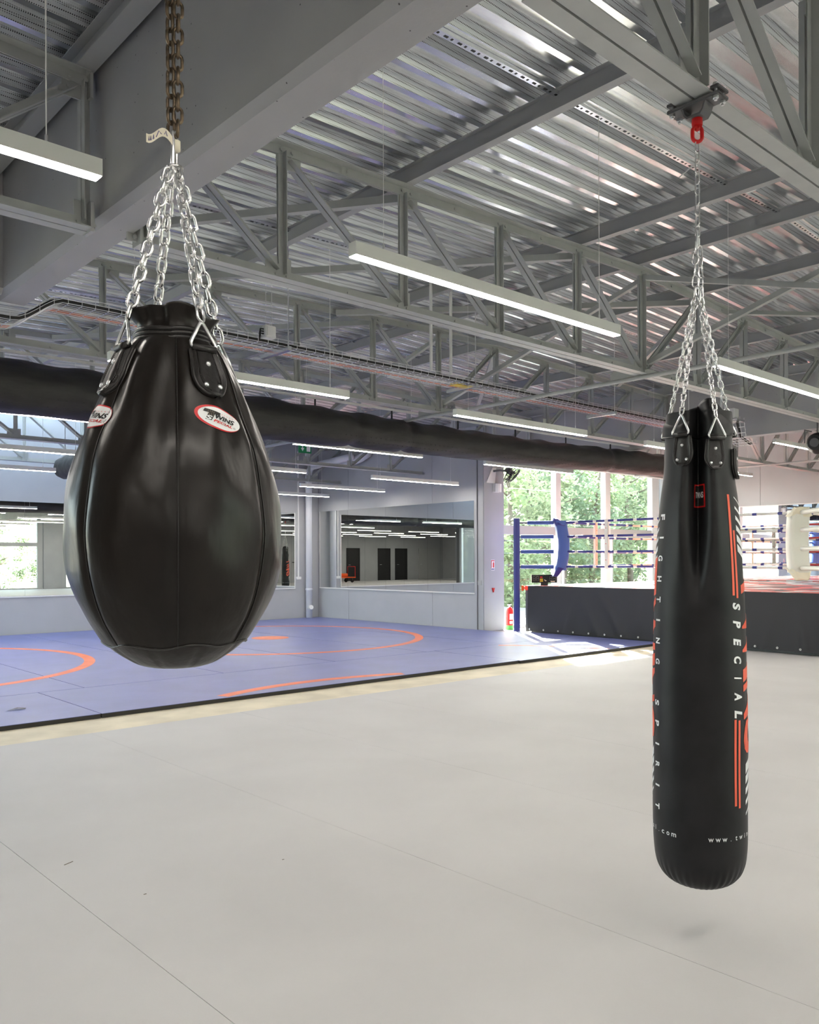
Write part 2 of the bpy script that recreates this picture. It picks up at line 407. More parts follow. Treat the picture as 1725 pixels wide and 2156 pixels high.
g1 = glazing('window_1', 'tall glazed wall with white mullions behind the boxing ring', 12.44, X_RING, Y_GLASS, 0, 3.5, [(14.36, .17), (16.16, .19), (18.13, .3)], 1.965, 1, 'frame_white')
for x in (14.62, 16.40): MB().box((x-.02, Y_GLASS-.03, 0), (x+.02, Y_GLASS+.03, 1.9)).build('door_stile', 'frame_grey', g1)
glazing('window_2', 'glazed doors on the near side seen in the back mirror', 5.0, 14.45, Y_SOUTH, 0, 3.6, [(7.3, .12), (9.6, .12), (11.9, .12), (14.3, .25)], 2.15, -1, 'frame_grey')
glazing('window_3', 'narrow glazed bay on the near side seen in the back mirror', 15.35, X_RING, Y_SOUTH, 0, 3.6, [(15.45, .2), (17.0, .12)], 2.15, -1, 'frame_grey')
o = MB().bbox((14.45, Y_SOUTH-.2, 0), (15.35, Y_SOUTH+.12, ZT+.1), .012).build('trim_3', 'wall_paint'); struct(o, 'dark grey column between glazed doors seen in the back mirror')
o = MB().box((5.0, Y_SOUTH-.2, 3.6), (X_RING, Y_SOUTH+.06, ZT+.3)).build('trim_4', 'wall_paint'); struct(o, 'grey lintel above the near glazed doors')
# doors in the near wall
for i, (x, wd, mn, lab) in enumerate(((-10.0, .95, 'door_black', 'black door in the near wall, first seen in the mirror'), (-12.6, .95, 'door_black', 'black door in the near wall, second seen in the mirror'),
                                      (-14.1, .95, 'door_black', 'black door in the near wall, third seen in the mirror'), (-16.6, 1.7, 'wall_light', 'white double door in the near wall seen in the mirror'))):
    e = empty('door_%d' % (i+1), (x, Y_SOUTH, 0)); struct(e, lab)
    MB().box((-wd/2-.06, 0, 0), (-wd/2, .05, 2.1)).box((wd/2, 0, 0), (wd/2+.06, .05, 2.1)).box((-wd/2-.06, 0, 2.04), (wd/2+.06, .05, 2.1)).build('door_frame', mn, e)
    MB().box((-wd/2, .0, 0.01), (wd/2, .035, 2.04)).build('door_leaf', mn, e)
    MB().tube([(wd/2-.1, .035, 1.03), (wd/2-.1, .08, 1.03), (wd/2-.22, .08, 1.03)], .009).build('door_handle', 'zinc', e)

# ceiling: ribbed galvanised deck
ceil = empty('ceiling'); struct(ceil, 'ribbed galvanised steel roof deck')
def deck_mesh(xa, xb, wy):
    mb = MB(); za, zb = chord_top(xa+1e-4)+DECK, chord_top(xb-1e-4)+DECK
    if xb in [r for _, _, r in BAYS]: zb = 4.09+DECK
    if xa in [r for _, _, r in BAYS]: za = 4.09+DECK
    n = int(round(wy/0.2)); prof = []
    for k in range(n):
        y = k*0.2
        prof += [(y, 0, 'galv'), (y+.042, 0, 'galv_perforated'), (y+.062, .028, 'galv'), (y+.066, .030, 'galv_perforated'), (y+.088, .06, 'galv'), (y+.178, .06, 'galv_perforated')]
    prof.append((n*0.2, 0, 'galv'))
    for (y0, h0, mm), (y1, h1, _) in zip(prof[:-1], prof[1:]):
        mb.use(mm); mb.add([(xa, y0, za+h0), (xb, y0, zb+h0), (xb, y1, zb+h1), (xa, y1, za+h1)], [(0, 1, 2, 3)])
    mb.use('galv'); mb.add([(xa, 0, za+.09), (xb, 0, zb+.09), (xb, wy, zb+.09), (xa, wy, za+.09)], [(0, 1, 2, 3)])
    return mb.mesh('deck_sheet')
slopes = []
for a, b, r in BAYS: slopes += [(a, r), (r, b)]
for a, b in slopes:
    me = deck_mesh(a, b, 2.0)
    y = -10.2
    while y < 16.2:
        if a > 12 and y > Y_GLASS+.2: break
        if b < -3.1 and y > 6.0: break
        if -3.3 < a < 6.9 and b < 7 and y > 13.7: break            # deck left open for the added skylight along the back wall
        o = link('deck_sheet', me, ceil); o.location = (0, y, 0); y += 2.0

sk = empty('added_skylight'); struct(sk, 'long unseen skylight added in the roof to daylight the back wall')  # made-up roof opening that lets bluish daylight onto the back wall
for a, b in ((-3.2, -.66), (-.66, 1.88), (1.88, 4.41), (4.41, 6.95)):
    za, zb = (4.09-.035*abs(a-(-3.2 if b < 1.9 else 6.95)))+DECK+.05, (4.09-.035*abs(b-(-3.2 if b < 1.9 else 6.95)))+DECK+.05
    mb = MB(); mb.add([(a+.03, 13.8, za), (b-.03, 13.8, zb), (b-.03, Y_BACK, zb), (a+.03, Y_BACK, za), (a+.03, 13.8, za+.01), (b-.03, 13.8, zb+.01), (b-.03, Y_BACK, zb+.01), (a+.03, Y_BACK, za+.01)], [(3,2,1,0),(4,5,6,7),(0,1,5,4),(1,2,6,5),(2,3,7,6),(3,0,4,7)])
    mb.build('pane', 'window_glass', sk)
    MB().box((b-.03, 13.8, zb-.06), (b+.03, Y_BACK, zb+.02)).build('glazing_bar', 'frame_grey', sk)
# concrete beams
def beam_sec(wd, z0, z1, c=.03): return [(-wd/2+c, z0), (wd/2-.004, z0), (wd/2, z0+.004), (wd/2, z1), (-wd/2, z1), (-wd/2, z0+c)]
mb = MB().extrude(beam_sec(.20, 3.16, 4.02, .035), (1.885, Y_SOUTH, 0), (1.885, 6.16, 0), (1, 0, 0), (0, 0, 1))
tag(mb.build('concrete_beam', 'concrete'), 'deep grey concrete beam crossing above the teardrop bag', 'beam')
mb = MB().extrude(beam_sec(.20, 3.16, 4.02, .035), (X_WEST, 6.06, 0), (1.784, 6.06, 0), (0, 1, 0), (0, 0, 1))
tag(mb.build('concrete_beam', 'concrete'), 'short grey concrete cross beam meeting the deep beam at left edge', 'beam')
mb = MB().extrude([(-a, b) for a, b in beam_sec(.20, 3.16, 4.02, .02)][::-1], (12.02, Y_SOUTH, 0), (12.02, 10.95, 0), (1, 0, 0), (0, 0, 1))
tag(mb.build('concrete_beam', 'concrete'), 'grey concrete beam in front of the boxing ring bay', 'beam')

# ------------------------------------------------------------------ roof trusses
def make_truss(x0, x1, ridge, label):
    e = empty('roof_truss'); tag(e, label, 'truss', 'roof trusses')
    g = .005; zb = 3.105
    ex = (1, 0, 0)
    # bottom chord: two angles, flat legs down
    for s in (-1, 1):
        MB().extrude(Lsec(.066), (x0, s*g, zb), (x1, s*g, zb), (0, s, 0), (0, 0, 1)).build('bottom_chord', 'steel', e)
        for a, b in ((x0, ridge), (ridge, x1)):
            za, zc = 4.09-.035*abs(a-ridge), 4.09-.035*abs(b-ridge)
            MB().extrude(Lsec(.062), (a, s*g, za), (b, s*g, zc), (0, s, 0), (0, 0, -1)).build('top_chord', 'steel', e)
    ct = lambda x: 4.09-.035*abs(x-ridge)
    n0 = int((ridge-x0-.3)//1.0)
    xs = [x0+.03]+[ridge-k for k in range(n0, 0, -1)]+[ridge]+[ridge+k for k in range(1, n0+1)]+[x1-.03]
    bolts = MB()
    for i, x in enumerate(xs):
        mb = MB(); sg = -1 if x > ridge else 1
        for s in (-1, 1):
            mb.extrude(Lsec(.042, .005), (x, s*g, zb+.045), (x, s*g, ct(x)-.045), (0, s, 0), (-sg, 0, 0))
        mb.build('post', 'steel', e)
        # gusset plates
        w1 = .07 if i in (0, len(xs)-1) else .10
        MB().box((x-w1-(.03*sg), -.004, zb+.012), (x+w1*.55 if sg > 0 else x+w1, .004, zb+.15)).build('gusset_plate', 'steel', e)
        MB().box((x-w1*.5 if sg > 0 else x-w1-.03, -.004, ct(x)-.14), (x+w1+.03 if sg > 0 else x+w1*.5, .004, ct(x)-.012)).build('gusset_plate', 'steel', e)
        for dx in (-.06*sg, .02*sg):
            for s in (-1, 1):
                bolts.bolt((x+dx, s*(g+.006), zb+.034), (0, s, 0)); bolts.bolt((x-dx, s*(g+.006), ct(x)-.034), (0, s, 0))
        if i+1 < len(xs):
            xn = xs[i+1]
            for s in (-1, 1): bolts.bolt(((x+xn)/2, s*(g+.006), zb+.034), (0, s, 0)); bolts.bolt(((x+xn)/2, s*(g+.006), ct((x+xn)/2)-.034), (0, s, 0))
            if x < ridge: p, q = V((x+.045, 0, ct(x)-.075)), V((xn-.045, 0, zb+.075))
            else: p, q = V((xn-.045, 0, ct(xn)-.075)), V((x+.045, 0, zb+.075))
            d = (q-p).normalized(); nv = V((0, 1, 0)).cross(d)
            if nv.z < 0: nv = -nv
            mb = MB()
            for s in (-1, 1): mb.extrude(Lsec(.042, .005), p+V((0, s*g, 0))-nv*.02, q+V((0, s*g, 0))-nv*.02, (0, s, 0), nv)
            mb.build('diagonal', 'steel', e)
            for s in (-1, 1):
                for t in (.03, .075): bolts.bolt(p+d*t+V((0, s*(g+.006), 0)), (0, s, 0)); bolts.bolt(q-d*t+V((0, s*(g+.006), 0)), (0, s, 0))
    # end brackets on the concrete
    for x, s in ((x0, -1), (x1, 1)):
        for z in (zb+.06, ct(x)-.06):
            MB().box((x-.016 if s < 0 else x, -.05, z-.07), (x if s < 0 else x+.016, .05, z+.08)).build('end_bracket', 'steel', e)
    stuff(bolts.build('bolts', 'steel', e))
    return e
T = make_truss(2.015, 11.89, 6.95, 'first roof truss on the right, the long bag hangs from it')
T.location = (0, 1.625, 0)
TY = [1.625, 4.40, 7.13, 9.87, 12.62, 15.36]
LT = ['second roof truss, right above the long central light', 'third roof truss, just in front of the black fabric duct', 'fourth roof truss, its bottom chord runs along the duct underside',
      'fifth roof truss, near the green exit sign', 'farthest roof truss, close to the back wall']
for y, l in zip(TY[1:], LT): dup(T, (0, y, 0), l)
dup(T, (-10.16, 1.625, 0), 'roof truss above the frame that carries the rusty chain')
dup(T, (-10.16, 4.40, 0), 'dark roof truss end at the upper left, bolted to the deep beam')
T2 = make_truss(12.14, 18.38, 15.2, 'roof truss above the boxing ring, right of the long bag')
T2.location = (0, 7.13, 0)
dup(T2, (0, 9.87, 0), 'roof truss above the far side of the boxing ring'); dup(T2, (0, 4.40, 0), 'roof truss above the near side of the boxing ring')

# purlins (rolled I sections on the top chords)
def Isec(hh=.12, b=.064, tf=.0065, tw=.005):
    return [(-b/2, 0), (b/2, 0), (b/2, tf), (tw/2, tf), (tw/2, hh-tf), (b/2, hh-tf), (b/2, hh), (-b/2, hh), (-b/2, hh-tf), (-tw/2, hh-tf), (-tw/2, tf), (-b/2, tf)]
PUR = [(2.05, 'steel purlin hugging the deep concrete beam'), (3.95, 'dark steel purlin crossing from the upper right to the second truss'), (5.95, 'steel purlin passing behind the chain of the long bag'),
       (6.82, 'steel purlin under the roof ridge'), (7.95, 'steel purlin just right of the roof ridge'), (9.95, 'steel purlin on the right slope of the main roof'), (11.8, 'steel purlin along the ring bay beam'),
       (1.70, 'steel edge purlin at the upper left along the deep beam'), (-.2, 'steel purlin above the camera in the left bay'), (13.4, 'steel purlin on the near slope above the ring'), (15.1, 'steel ridge purlin above the ring'), (17.0, 'steel purlin on the far slope above the ring')]
for x, l in PUR:
    z = chord_top(x); y1 = 16.15 if x < 12 else 11.1
    o = MB().extrude(Isec(.12, .064 if x != 1.70 else .10), (x, -6.0, z), (x, y1, z), (1, 0, 0), (0, 0, 1)).build('roof_purlin', 'purlin_paint')
    tag(o, l, 'purlin', 'roof purlins')

# bracing
def bar(p, q, a=.05, name='brace_bar', label='', cat='brace', grp='roof bracing bars'):
    p, q = V(p), V(q); d = (q-p).normalized(); u = d.cross(V((0, 0, 1))).normalized(); v = u.cross(d)
    o = MB().extrude(Lsec(a, .006), p, q, u, v if v.z > 0 else -v).build(name, 'steel'); tag(o, label, cat, grp); return o
ct = chord_top
for (x0, y0, x1, y1, l) in ((3.95, 4.45, 1.55+.5, 6.9, 'flat roof brace behind the second truss, left of the long light'), (5.95, 4.45, 3.45, 7.08, 'flat roof brace behind the long central light'),
                           (7.95, 4.45, 5.4, 7.08, 'flat roof brace right of the long central light'), (8.05, 4.45, 10.5, 7.08, 'flat roof brace on the right slope between second and third truss'),
                           (5.95, 7.18, 3.45, 9.8, 'flat roof brace behind the third truss'), (7.95, 7.18, 10.4, 9.8, 'flat roof brace on the right slope behind the third truss'), (8.5, 4.35, 11.2, 1.9, 'flat roof brace between first and second truss at right')):
    bar((x0, y0, ct(x0)-.085), (x1, y1, ct(x1)-.085), .055, label=l)
for (ya, yb, l1, l2) in ((4.45, 7.08, 'sloping cross brace from the second truss top to the third truss foot', 'sloping cross brace from the second truss foot to the third truss top'),
                         (7.18, 9.82, 'sloping cross brace from the third truss top to the fourth truss foot', 'sloping cross brace from the third truss foot to the fourth truss top'),
                         (1.68, 4.35, 'sloping cross brace from the first truss top to the second truss foot', 'sloping cross brace from the first truss foot to the second truss top')):
    bar((6.97, ya, 3.98), (6.97, yb, 3.2), .045, label=l1); bar((6.92, ya, 3.2), (6.92, yb, 3.98), .045, label=l2)
o = MB().tube([(6.95, 1.7, 3.085), (6.95, 15.3, 3.085)], .021, 10).build('tie_tube', 'steel', None, 40); tag(o, 'long steel tie tube joining the feet of the trusses', 'tie tube')
o = MB().tube([(15.2, 4.5, 3.085), (15.2, 9.8, 3.085)], .021, 10).build('tie_tube', 'steel', None, 40); tag(o, 'short steel tie tube joining truss feet above the ring', 'tie tube')
for i, (x, y) in enumerate(((6.95, 4.4), (6.95, 7.13), (15.2, 7.13))):
    o = MB().extrude([(0, 0), (.33, 0), (.33, .06), (.12, .2), (0, .2)], (x-.004, y+.02, 3.10), (x+.004, y+.02, 3.10), (0, 1, 0), (0, 0, 1)).build('gusset_plate', 'steel')
    tag(o, ('steel gusset plate at the middle foot of the second truss', 'steel gusset plate at the middle foot of the third truss', 'steel gusset plate at the middle foot of the ring truss')[i], 'plate')

# ------------------------------------------------------------------ linear lights
def lamp_meshes(L):
    b = MB(); w2, h = .028, .066
    ends = [MB().box((a, -w2, .004), (a+.004, w2, h)).mesh('end_cap', 'lamp_body') for a in (0, L-.004)]
    b = MB().box((.004, -w2, .004), (L-.004, -w2+.003, h)).box((.004, w2-.003, .004), (L-.004, w2, h)).box((.004, -w2+.003, h-.004), (L-.004, w2-.003, h))
    body = b.mesh('housing', 'lamp_body')
    dif = MB().box((.004, -w2+.0032, .0), (L-.004, w2-.0032, .008)).mesh('diffuser', 'lamp_glow')
    return ends, body, dif
LM = lamp_meshes(2.12)
def linear_light(x, y, z, label, group='linear ceiling lights'):
    e = empty('linear_light', (x, y, z)); tag(e, label, 'ceiling light', group)
    link('end_cap', LM[0][0], e); link('end_cap', LM[0][1], e); link('housing', LM[1], e); link('diffuser', LM[2], e)
    for dx in (.19, 1.93):
        top = ct(x+dx)+DECK-z+(-.024 if (y in (3.06, 5.80, 8.53) and 2.1 < x+dx < 11.7) else .062)
        MB().tube([(dx, 0, .066), (dx, 0, .10)], .006, 6).build('cable_grip', 'zinc', e)
        MB().tube([(dx, 0, .09), (dx, 0, top)], .0016 if dx < 1 else .0028, 5).build('hanger_cable', 'white_metal', e)
    return e
ZL = 2.785
LL = [(-.87, 3.06, ZL, 'short-looking linear light cut by the left frame edge, upper left'), (2.43, 3.06, ZL, 'big bright linear light in the middle, nearest to the camera'),
      (5.80, 3.06, ZL, 'linear light cut by the right frame edge, right of the long bag'),
      (2.43, 5.80, ZL, 'linear light partly behind the collar of the teardrop bag'), (5.87, 5.80, ZL, 'linear light below the cable tray, left of the long bag'), (9.23, 5.80, ZL, 'linear light mostly hidden behind the long bag'),
      (2.42, 8.53, ZL, 'bright linear light under the duct at the left edge'), (5.86, 8.53, ZL, 'linear light under the middle of the duct beside the exit sign'), (9.26, 8.53, ZL, 'linear light in front of the wall fan and windows'),
      (2.35, 11.3, ZL, 'linear light above the small duct end at left'), (5.87, 11.3, ZL, 'linear light behind the right shoulder of the teardrop bag'), (9.39, 11.3, ZL, 'linear light above the right end of the long mirror'),
      (2.75, 13.7, ZL, 'short linear light at far left below the truss'), (9.35, 13.4, ZL, 'linear light above the left end of the long mirror'),
      (5.9, 13.7, ZL, 'far linear light hidden behind the teardrop bag'), (9.33, 15.3, ZL, 'farthest linear light above the white pipe'),
      (12.78, 5.80, 3.14, 'high linear light above the ring at the right edge'), (15.58, 8.53, 3.14, 'small high linear light over the ring beside the long bag'), (12.6, 8.53, 3.17, 'high linear light over the ring hidden behind the long bag')]
for x, y, z, l in LL: linear_light(x, y, z, l)
HID = 'linear ceiling light outside the frame, part of the rows behind the camera'
for y in (3.06, .3, -2.45, -5.2, -7.95):
    for x in (-14.4, -11.0, -7.6, -4.25, -.87, 2.43, 5.80, 9.2, 12.75, 15.6):
        if y == 3.06 and x in (-.87, 2.43, 5.80): continue
        if y == 3.06 and x < -1: continue
        linear_light(x, y, ZL if x < 12 else 3.14, HID, 'linear lights behind the camera')
for y in (8.53, 11.3, 13.7):
    for x in (-.87,): linear_light(x, y, ZL, HID, 'linear lights behind the camera')
# slotted rails the lights hang from
for i, (y, x0, x1, l) in enumerate(((3.06, 2.05, 11.8, 'slotted galvanised rail under the deck above the nearest lights'), (5.80, 2.2, 11.8, 'slotted galvanised rail under the deck above the second light row'), (8.53, 2.2, 11.8, 'slotted galvanised rail under the deck above the third light row'))):
    e = empty('slotted_rail', (0, y, 0)); tag(e, l, 'rail')
    for a, b in ((x0, 6.95), (6.95, x1)):
        za, zb = (4.09-.035*abs(a-6.95))+DECK-.004, (4.09-.035*abs(b-6.95))+DECK-.004
        MB().extrude([(-.02, -.02), (.02, -.02), (.02, 0), (-.02, 0)], (a, 0, za), (b, 0, zb), (0, 1, 0), (0, 0, 1)).build('rail_bar', 'galv', e)
    s = MB(); x = x0+.03; k = 0
    while x < x1:
        z = 4.09-.035*abs(x-6.95)+DECK-.0245; L = .026 if k % 2 else .012
        s.box((x, -.007, z-.0005), (x+L, .007, z+.002)); x += .05; k += 1
    stuff(s.build('slots', 'black', e))

# ------------------------------------------------------------------ wrestling mats
mats = empty('wrestling_mat', (0, 0, 0)); tag(mats, 'large blue wrestling mat with orange circles at the left', 'mat')
def mat_panel(x0, x1, y0, y1):
    mb = MB(); g = .006; x0 += g; x1 -= g; y0 += g; y1 -= g; h = .04
    mb.use('mat_side').box((x0, y0, 0), (x1, y1, h-.004))
    mb.use('mat_blue').box((x0-.001, y0-.001, h-.004), (x1+.001, y1+.001, h))
    return mb.build('mat_panel', None, mats)
ex = [-9.9+1.66*k for k in range(0, 14)]
ex = [3.475-1.66*k for k in range(4, 0, -1)]+[3.475+1.66*k for k in range(0, 6)]
ex = [e for e in ex if e < 11.7]+[11.8]
for a, b in zip(ex[:-1], ex[1:]): mat_panel(a, b, 8.95, Y_BACK-.02)
mat_panel(-3.1, 3.0, 7.34, 8.95); mat_panel(3.0, 8.62, 7.34, 8.95); mat_panel(8.62, 12.12, 7.31, 8.95); mat_panel(11.8, 12.12, 8.95, 10.3)
def arc_band(cx, cy, r0, r1, ymin, ymax, xmin=-20, xmax=12.1, name='circle_line'):
    n = 160; mb = MB(); z0, z1 = .0395, .0412; run = []
    def flush(run):
        if len(run) < 2: return
        rows = [[(cx+r*math.cos(t), cy+r*math.sin(t), z) for r, z in ((r0, z0), (r0, z1), (r1, z1), (r1, z0))] for t in run]
        mb.grid(rows)
    for k in range(n+1):
        t = 2*PI*k/n-PI/2; x, y = cx+r1*math.cos(t), cy+r1*math.sin(t)
        if ymin <= y <= ymax and ymin <= cy+r0*math.sin(t) <= ymax and xmin <= x <= xmax: run.append(t)
        else: flush(run); run = []
    flush(run)
    if mb.v: mb.build(name, 'mat_orange', mats)
arc_band(8.03, 12.42, 2.50, 2.64, 8.96, 16.1); arc_band(2.05, 12.25, 2.52, 2.66, 8.96, 16.1)
arc_band(5.45, 4.55, 3.06, 3.2, 7.345, 8.94); arc_band(8.15, 6.95, 2.52, 2.62, 7.32, 8.94, 8.64)
MB().lathe([(.32, .0395), (.32, .0412)], (8.03, 12.42, 0), 48).build('center_dot', 'mat_orange', mats)
MB().lathe([(.32, .0395), (.32, .0412)], (2.05, 12.25, 0), 48).build('center_dot', 'mat_orange', mats)
o = MB().grid([[(0, 0, .042), (.03, .012, .042), (.035, .03, .042)], [(.1, -.02, .055), (.1, .01, .06), (.09, .03, .05)], [(.16, -.02, .044), (.17, .0, .05), (.18, .02, .044)]]).build('tape_scrap', 'steel_dark')
o.location = (2.42, 8.05, 0); tag(o, 'torn scrap of grey tape lying on the blue mat, lower left', 'tape')

# ------------------------------------------------------------------ mirrors
def mirror(name, panels, label, frame):
    e = empty(name); tag(e, label, 'mirror')
    for a, b in panels: MB().box(a, b).build('mirror_panel', 'mirror_glass', e)
    for a, b in frame: MB().box(a, b).build('edge_strip', 'white_metal', e)
    return e
xf = X_EAST
ye = [11.16, 12.45, 13.76, 15.07, 16.12]
mirror('wall_mirror', [((xf-.012, a+.0015, .74), (xf+.0, b-.0015, 2.505)) for a, b in zip(ye[:-1], ye[1:])], 'long wall mirror on the grey wall left of the column',
       [((xf-.02, 11.16, .715), (xf, 16.14, .738)), ((xf-.014, 16.12, .74), (xf, 16.135, 2.505))])
xe = [1.28+1.3*k for k in range(0, 8)]; xe = [-8+1.3*k for k in range(0, 1)] + xe; xe = [0.0, 1.3, 2.6, 3.9, 5.2, 6.5, 7.8, 9.1, 10.4, 11.13]
mirror('wall_mirror', [((a+.0015, Y_BACK-.012, .74), (b-.0015, Y_BACK, 2.46)) for a, b in zip(xe[:-1], xe[1:])], 'long wall mirror on the back wall behind the teardrop bag',
       [((0, Y_BACK-.02, .715), (11.15, Y_BACK, .738)), ((11.131, Y_BACK-.016, .738), (11.15, Y_BACK, 2.46))])
ye = [0, 1.5, 3.0, 4.5, 6.0, 7.45, 8.95, 10.4]
mirror('wall_mirror', [((X_RING-.012, a+.0015, .6), (X_RING, b-.0015, 2.53)) for a, b in zip(ye[:-1], ye[1:])], 'wall mirror behind the boxing ring reflecting the windows',
       [((X_RING-.02, 0, .575), (X_RING, 10.4, .598)), ((X_RING-.016, 0, 2.532), (X_RING, 10.4, 2.55))])

# ------------------------------------------------------------------ fabric air ducts
def duct(path, rfun, name, label, seams, sag=.0, hooks=None):
    e = empty(name, (0, 0, 0)); tag(e, label, 'duct')
    rows = []; n = 40; rnd = random.Random(3)
    tot = len(path); ph = [rnd.uniform(0, 6.28) for _ in range(6)]
    for i, p in enumerate(path):
        t = (V(path[min(i+1, tot-1)])-V(path[max(i-1, 0)])).normalized(); u = t.cross(V((0, 0, 1))).normalized(); v = u.cross(t)
        row = []
        s = i/tot
        for j in range(n):
            a = 2*PI*j/n; r = rfun(s)
            near = min(abs(s-q) for q in seams) if seams else 1
            r *= 1+.018*math.sin(5*a+ph[0]+s*90)+.012*math.sin(9*a-s*210+ph[1])+.02*math.sin(s*130+ph[2])*math.sin(2*a+ph[3])
            r *= 1-.12*math.exp(-(near/.004)**2)*(1+.5*math.sin(3*a))
            if math.sin(a) > .8: r *= 1+.05*math.sin(s*160)
            row.append(V(p)+(u*math.cos(a)+v*math.sin(a))*r)
        rows.append(row)
    mb = MB().grid(rows, True)
    k = len(rows)
    mb.f.append(tuple(range(n))[::-1]); mb.mi.append(0); mb.f.append(tuple(range((k-1)*n, k*n))); mb.mi.append(0)
    mb.build('fabric_sleeve', 'black_fabric', e, True)
    return e
path = [(-3+16.6*i/300, 7.8, 2.905+.06*smoothstep(9, 13, -3+16.6*i/300)) for i in range(301)]
d1 = duct(path, lambda s: .232-.045*smoothstep(.37, .7, s), 'fabric_air_duct', 'long black fabric air duct crossing the hall behind the bags', [.24, .43, .55, .60, .86])
o = MB().box((-3, 7.785, 3.20), (12.0, 7.815, 3.225)).build('hanging_rail', 'white_metal', d1)
for i in range(13): x = -2.4+1.15*i; MB().box((x-.006, 7.79, 3.09), (x+.006, 7.81, 3.2)).build('rail_hook', 'black', d1)
dots = MB()
for i in range(150):
    x = 2.2+i*.075
    if x > 13: break
    s = (x+3)/16.6; r = .232-.045*smoothstep(.37, .7, s); zc = 2.905+.06*smoothstep(9, 13, x)
    for a in (3.62, 3.95):
        y = 7.8+math.cos(a)*r*1.02; z = zc+math.sin(a)*r*1.02
        dots.cbox((x, y, z), (.007, .007, .007))
stuff(dots.build('air_holes', 'black', d1))
path = [(5.26, 8.02+6.4*i/120, 2.93) for i in range(121)]
d2 = duct(path, lambda s: .185*(1-.5*smoothstep(.985, 1.0, s)**2), 'fabric_air_duct', 'thinner black duct branch whose rounded end shows left of the teardrop bag', [.93])
MB().box((5.245, 8.0, 3.145), (5.275, 14.5, 3.165)).build('hanging_rail', 'white_metal', d2)
MB().tube([(5.26, 14.35, 3.15), (5.26, 14.35, 3.9)], .008, 6).build('hanger_rod', 'zinc', d2)

# ------------------------------------------------------------------ cable tray
tray = empty('cable_tray', (0, 0, 0)); tag(tray, 'wire mesh cable tray running behind the second truss', 'cable tray')
def tray_path(x): # z of tray floor
    return 3.25 - .19*(1-smoothstep(1.92, 2.28, x))
bk = MB(); Y0, Y1 = 6.20, 6.52
xsn = [-1+.1*i for i in range(26)]+[1.6+.06*i for i in range(14)]+[2.5+.5*i for i in range(19)]+[11.6]
for yy, dz in [(Y0, .055), (Y0, .028), (Y1, .055), (Y1, .028)]+[(Y0+.045*k, 0) for k in range(8)]:
    bk.tube([(x, yy, tray_path(x)+dz) for x in xsn], .0026, 4)
x = -.9
while x < 11.6:
    z = tray_path(x); bk.tube([(x, Y0, z+.06), (x, Y0, z-.003), (x, Y1, z-.003), (x, Y1, z+.06)], .0026, 4); x += .1
stuff(bk.build('wire_basket', 'zinc', tray))
MB().tube([(x, Y0+.035, tray_path(x)+.022) for x in xsn], .019, 8).build('thick_cable', 'cable_black', tray, True)
MB().tube([(x, Y0+.075, tray_path(x)+.014) for x in xsn], .011, 8).build('cable', 'cable_black', tray, True)
MB().tube([(x, Y1-.03+.006*math.sin(x*3), tray_path(x)+.012) for x in xsn], .010, 8).build('orange_cable', 'cable_orange', tray, True)
MB().tube([(x, Y1-.06+.008*math.sin(x*2+1), tray_path(x)+.010) for x in xsn], .006, 6).build('orange_cable', 'cable_orange', tray, True)
for k in range(3): MB().tube([(x, Y0+.13+.03*k+.01*math.sin(x*1.7+k), tray_path(x)+.009) for x in xsn], .006, 6).build('cable', ('cable_black', 'rope_white', 'white_metal')[k], tray, True)
for x in (4.18, 6.55, 9.1, 10.9):
    MB().box((x-.02, 6.14, 3.205), (x+.02, 6.58, 3.243)).build('support_arm', 'galv', tray)
    MB().tube([(x, 6.16, 3.22), (x, 6.16, ct(x)+DECK)], .006, 6).build('hanger_rod', 'zinc', tray)
MB().box((6.4, 6.3, 3.24), (6.55, 6.4, 3.262)).build('tag_plate', 'yellow', tray)
for x in (5.86, 6.14):
    o = MB().tube([(x, 6.12, 3.27), (x, 6.12, ct(x)+DECK)], .016, 10).build('conduit_pipe', 'white_metal', None, 40)
    tag(o, 'left one of two white conduits dropping to the cable tray' if x < 6 else 'right one of two white conduits dropping to the cable tray', 'conduit', 'conduits at the tray')
def jbox(name, c, sz, label, parent=None, mn='white_plastic'):
    e = empty(name, c); tag(e, label, 'box')
    MB().bbox((-sz[0]/2, -sz[1]/2, -sz[2]/2), (sz[0]/2, sz[1]/2, sz[2]/2), .006).build('case', mn, e)
    MB().bbox((-sz[0]/2+.012, -sz[1]/2-.006, -sz[2]/2+.012), (sz[0]/2-.012, -sz[1]/2+.002, sz[2]/2-.012), .003).build('lid', mn, e)
    for dz in (-.02, .0, .02): MB().tube([(-sz[0]/2, 0, dz), (-sz[0]/2-.03, 0, dz), (-sz[0]/2-.035, .01, dz-.05)], .007, 6).build('cable_gland', 'black', e)
    return e
jb = jbox('junction_box', (3.98, 6.16, 3.33), (.105, .07, .105), 'white junction box standing on the cable tray beside the teardrop bag')
for dx in (-.03, .03): MB().tube([(dx, 0, .05), (dx, 0, .66)], .003, 5).build('feed_cable', 'zinc', jb)
jbox('junction_box', (11.30, 5.70, 3.40), (.14, .08, .14), 'white junction box on the tray right of the long bag')
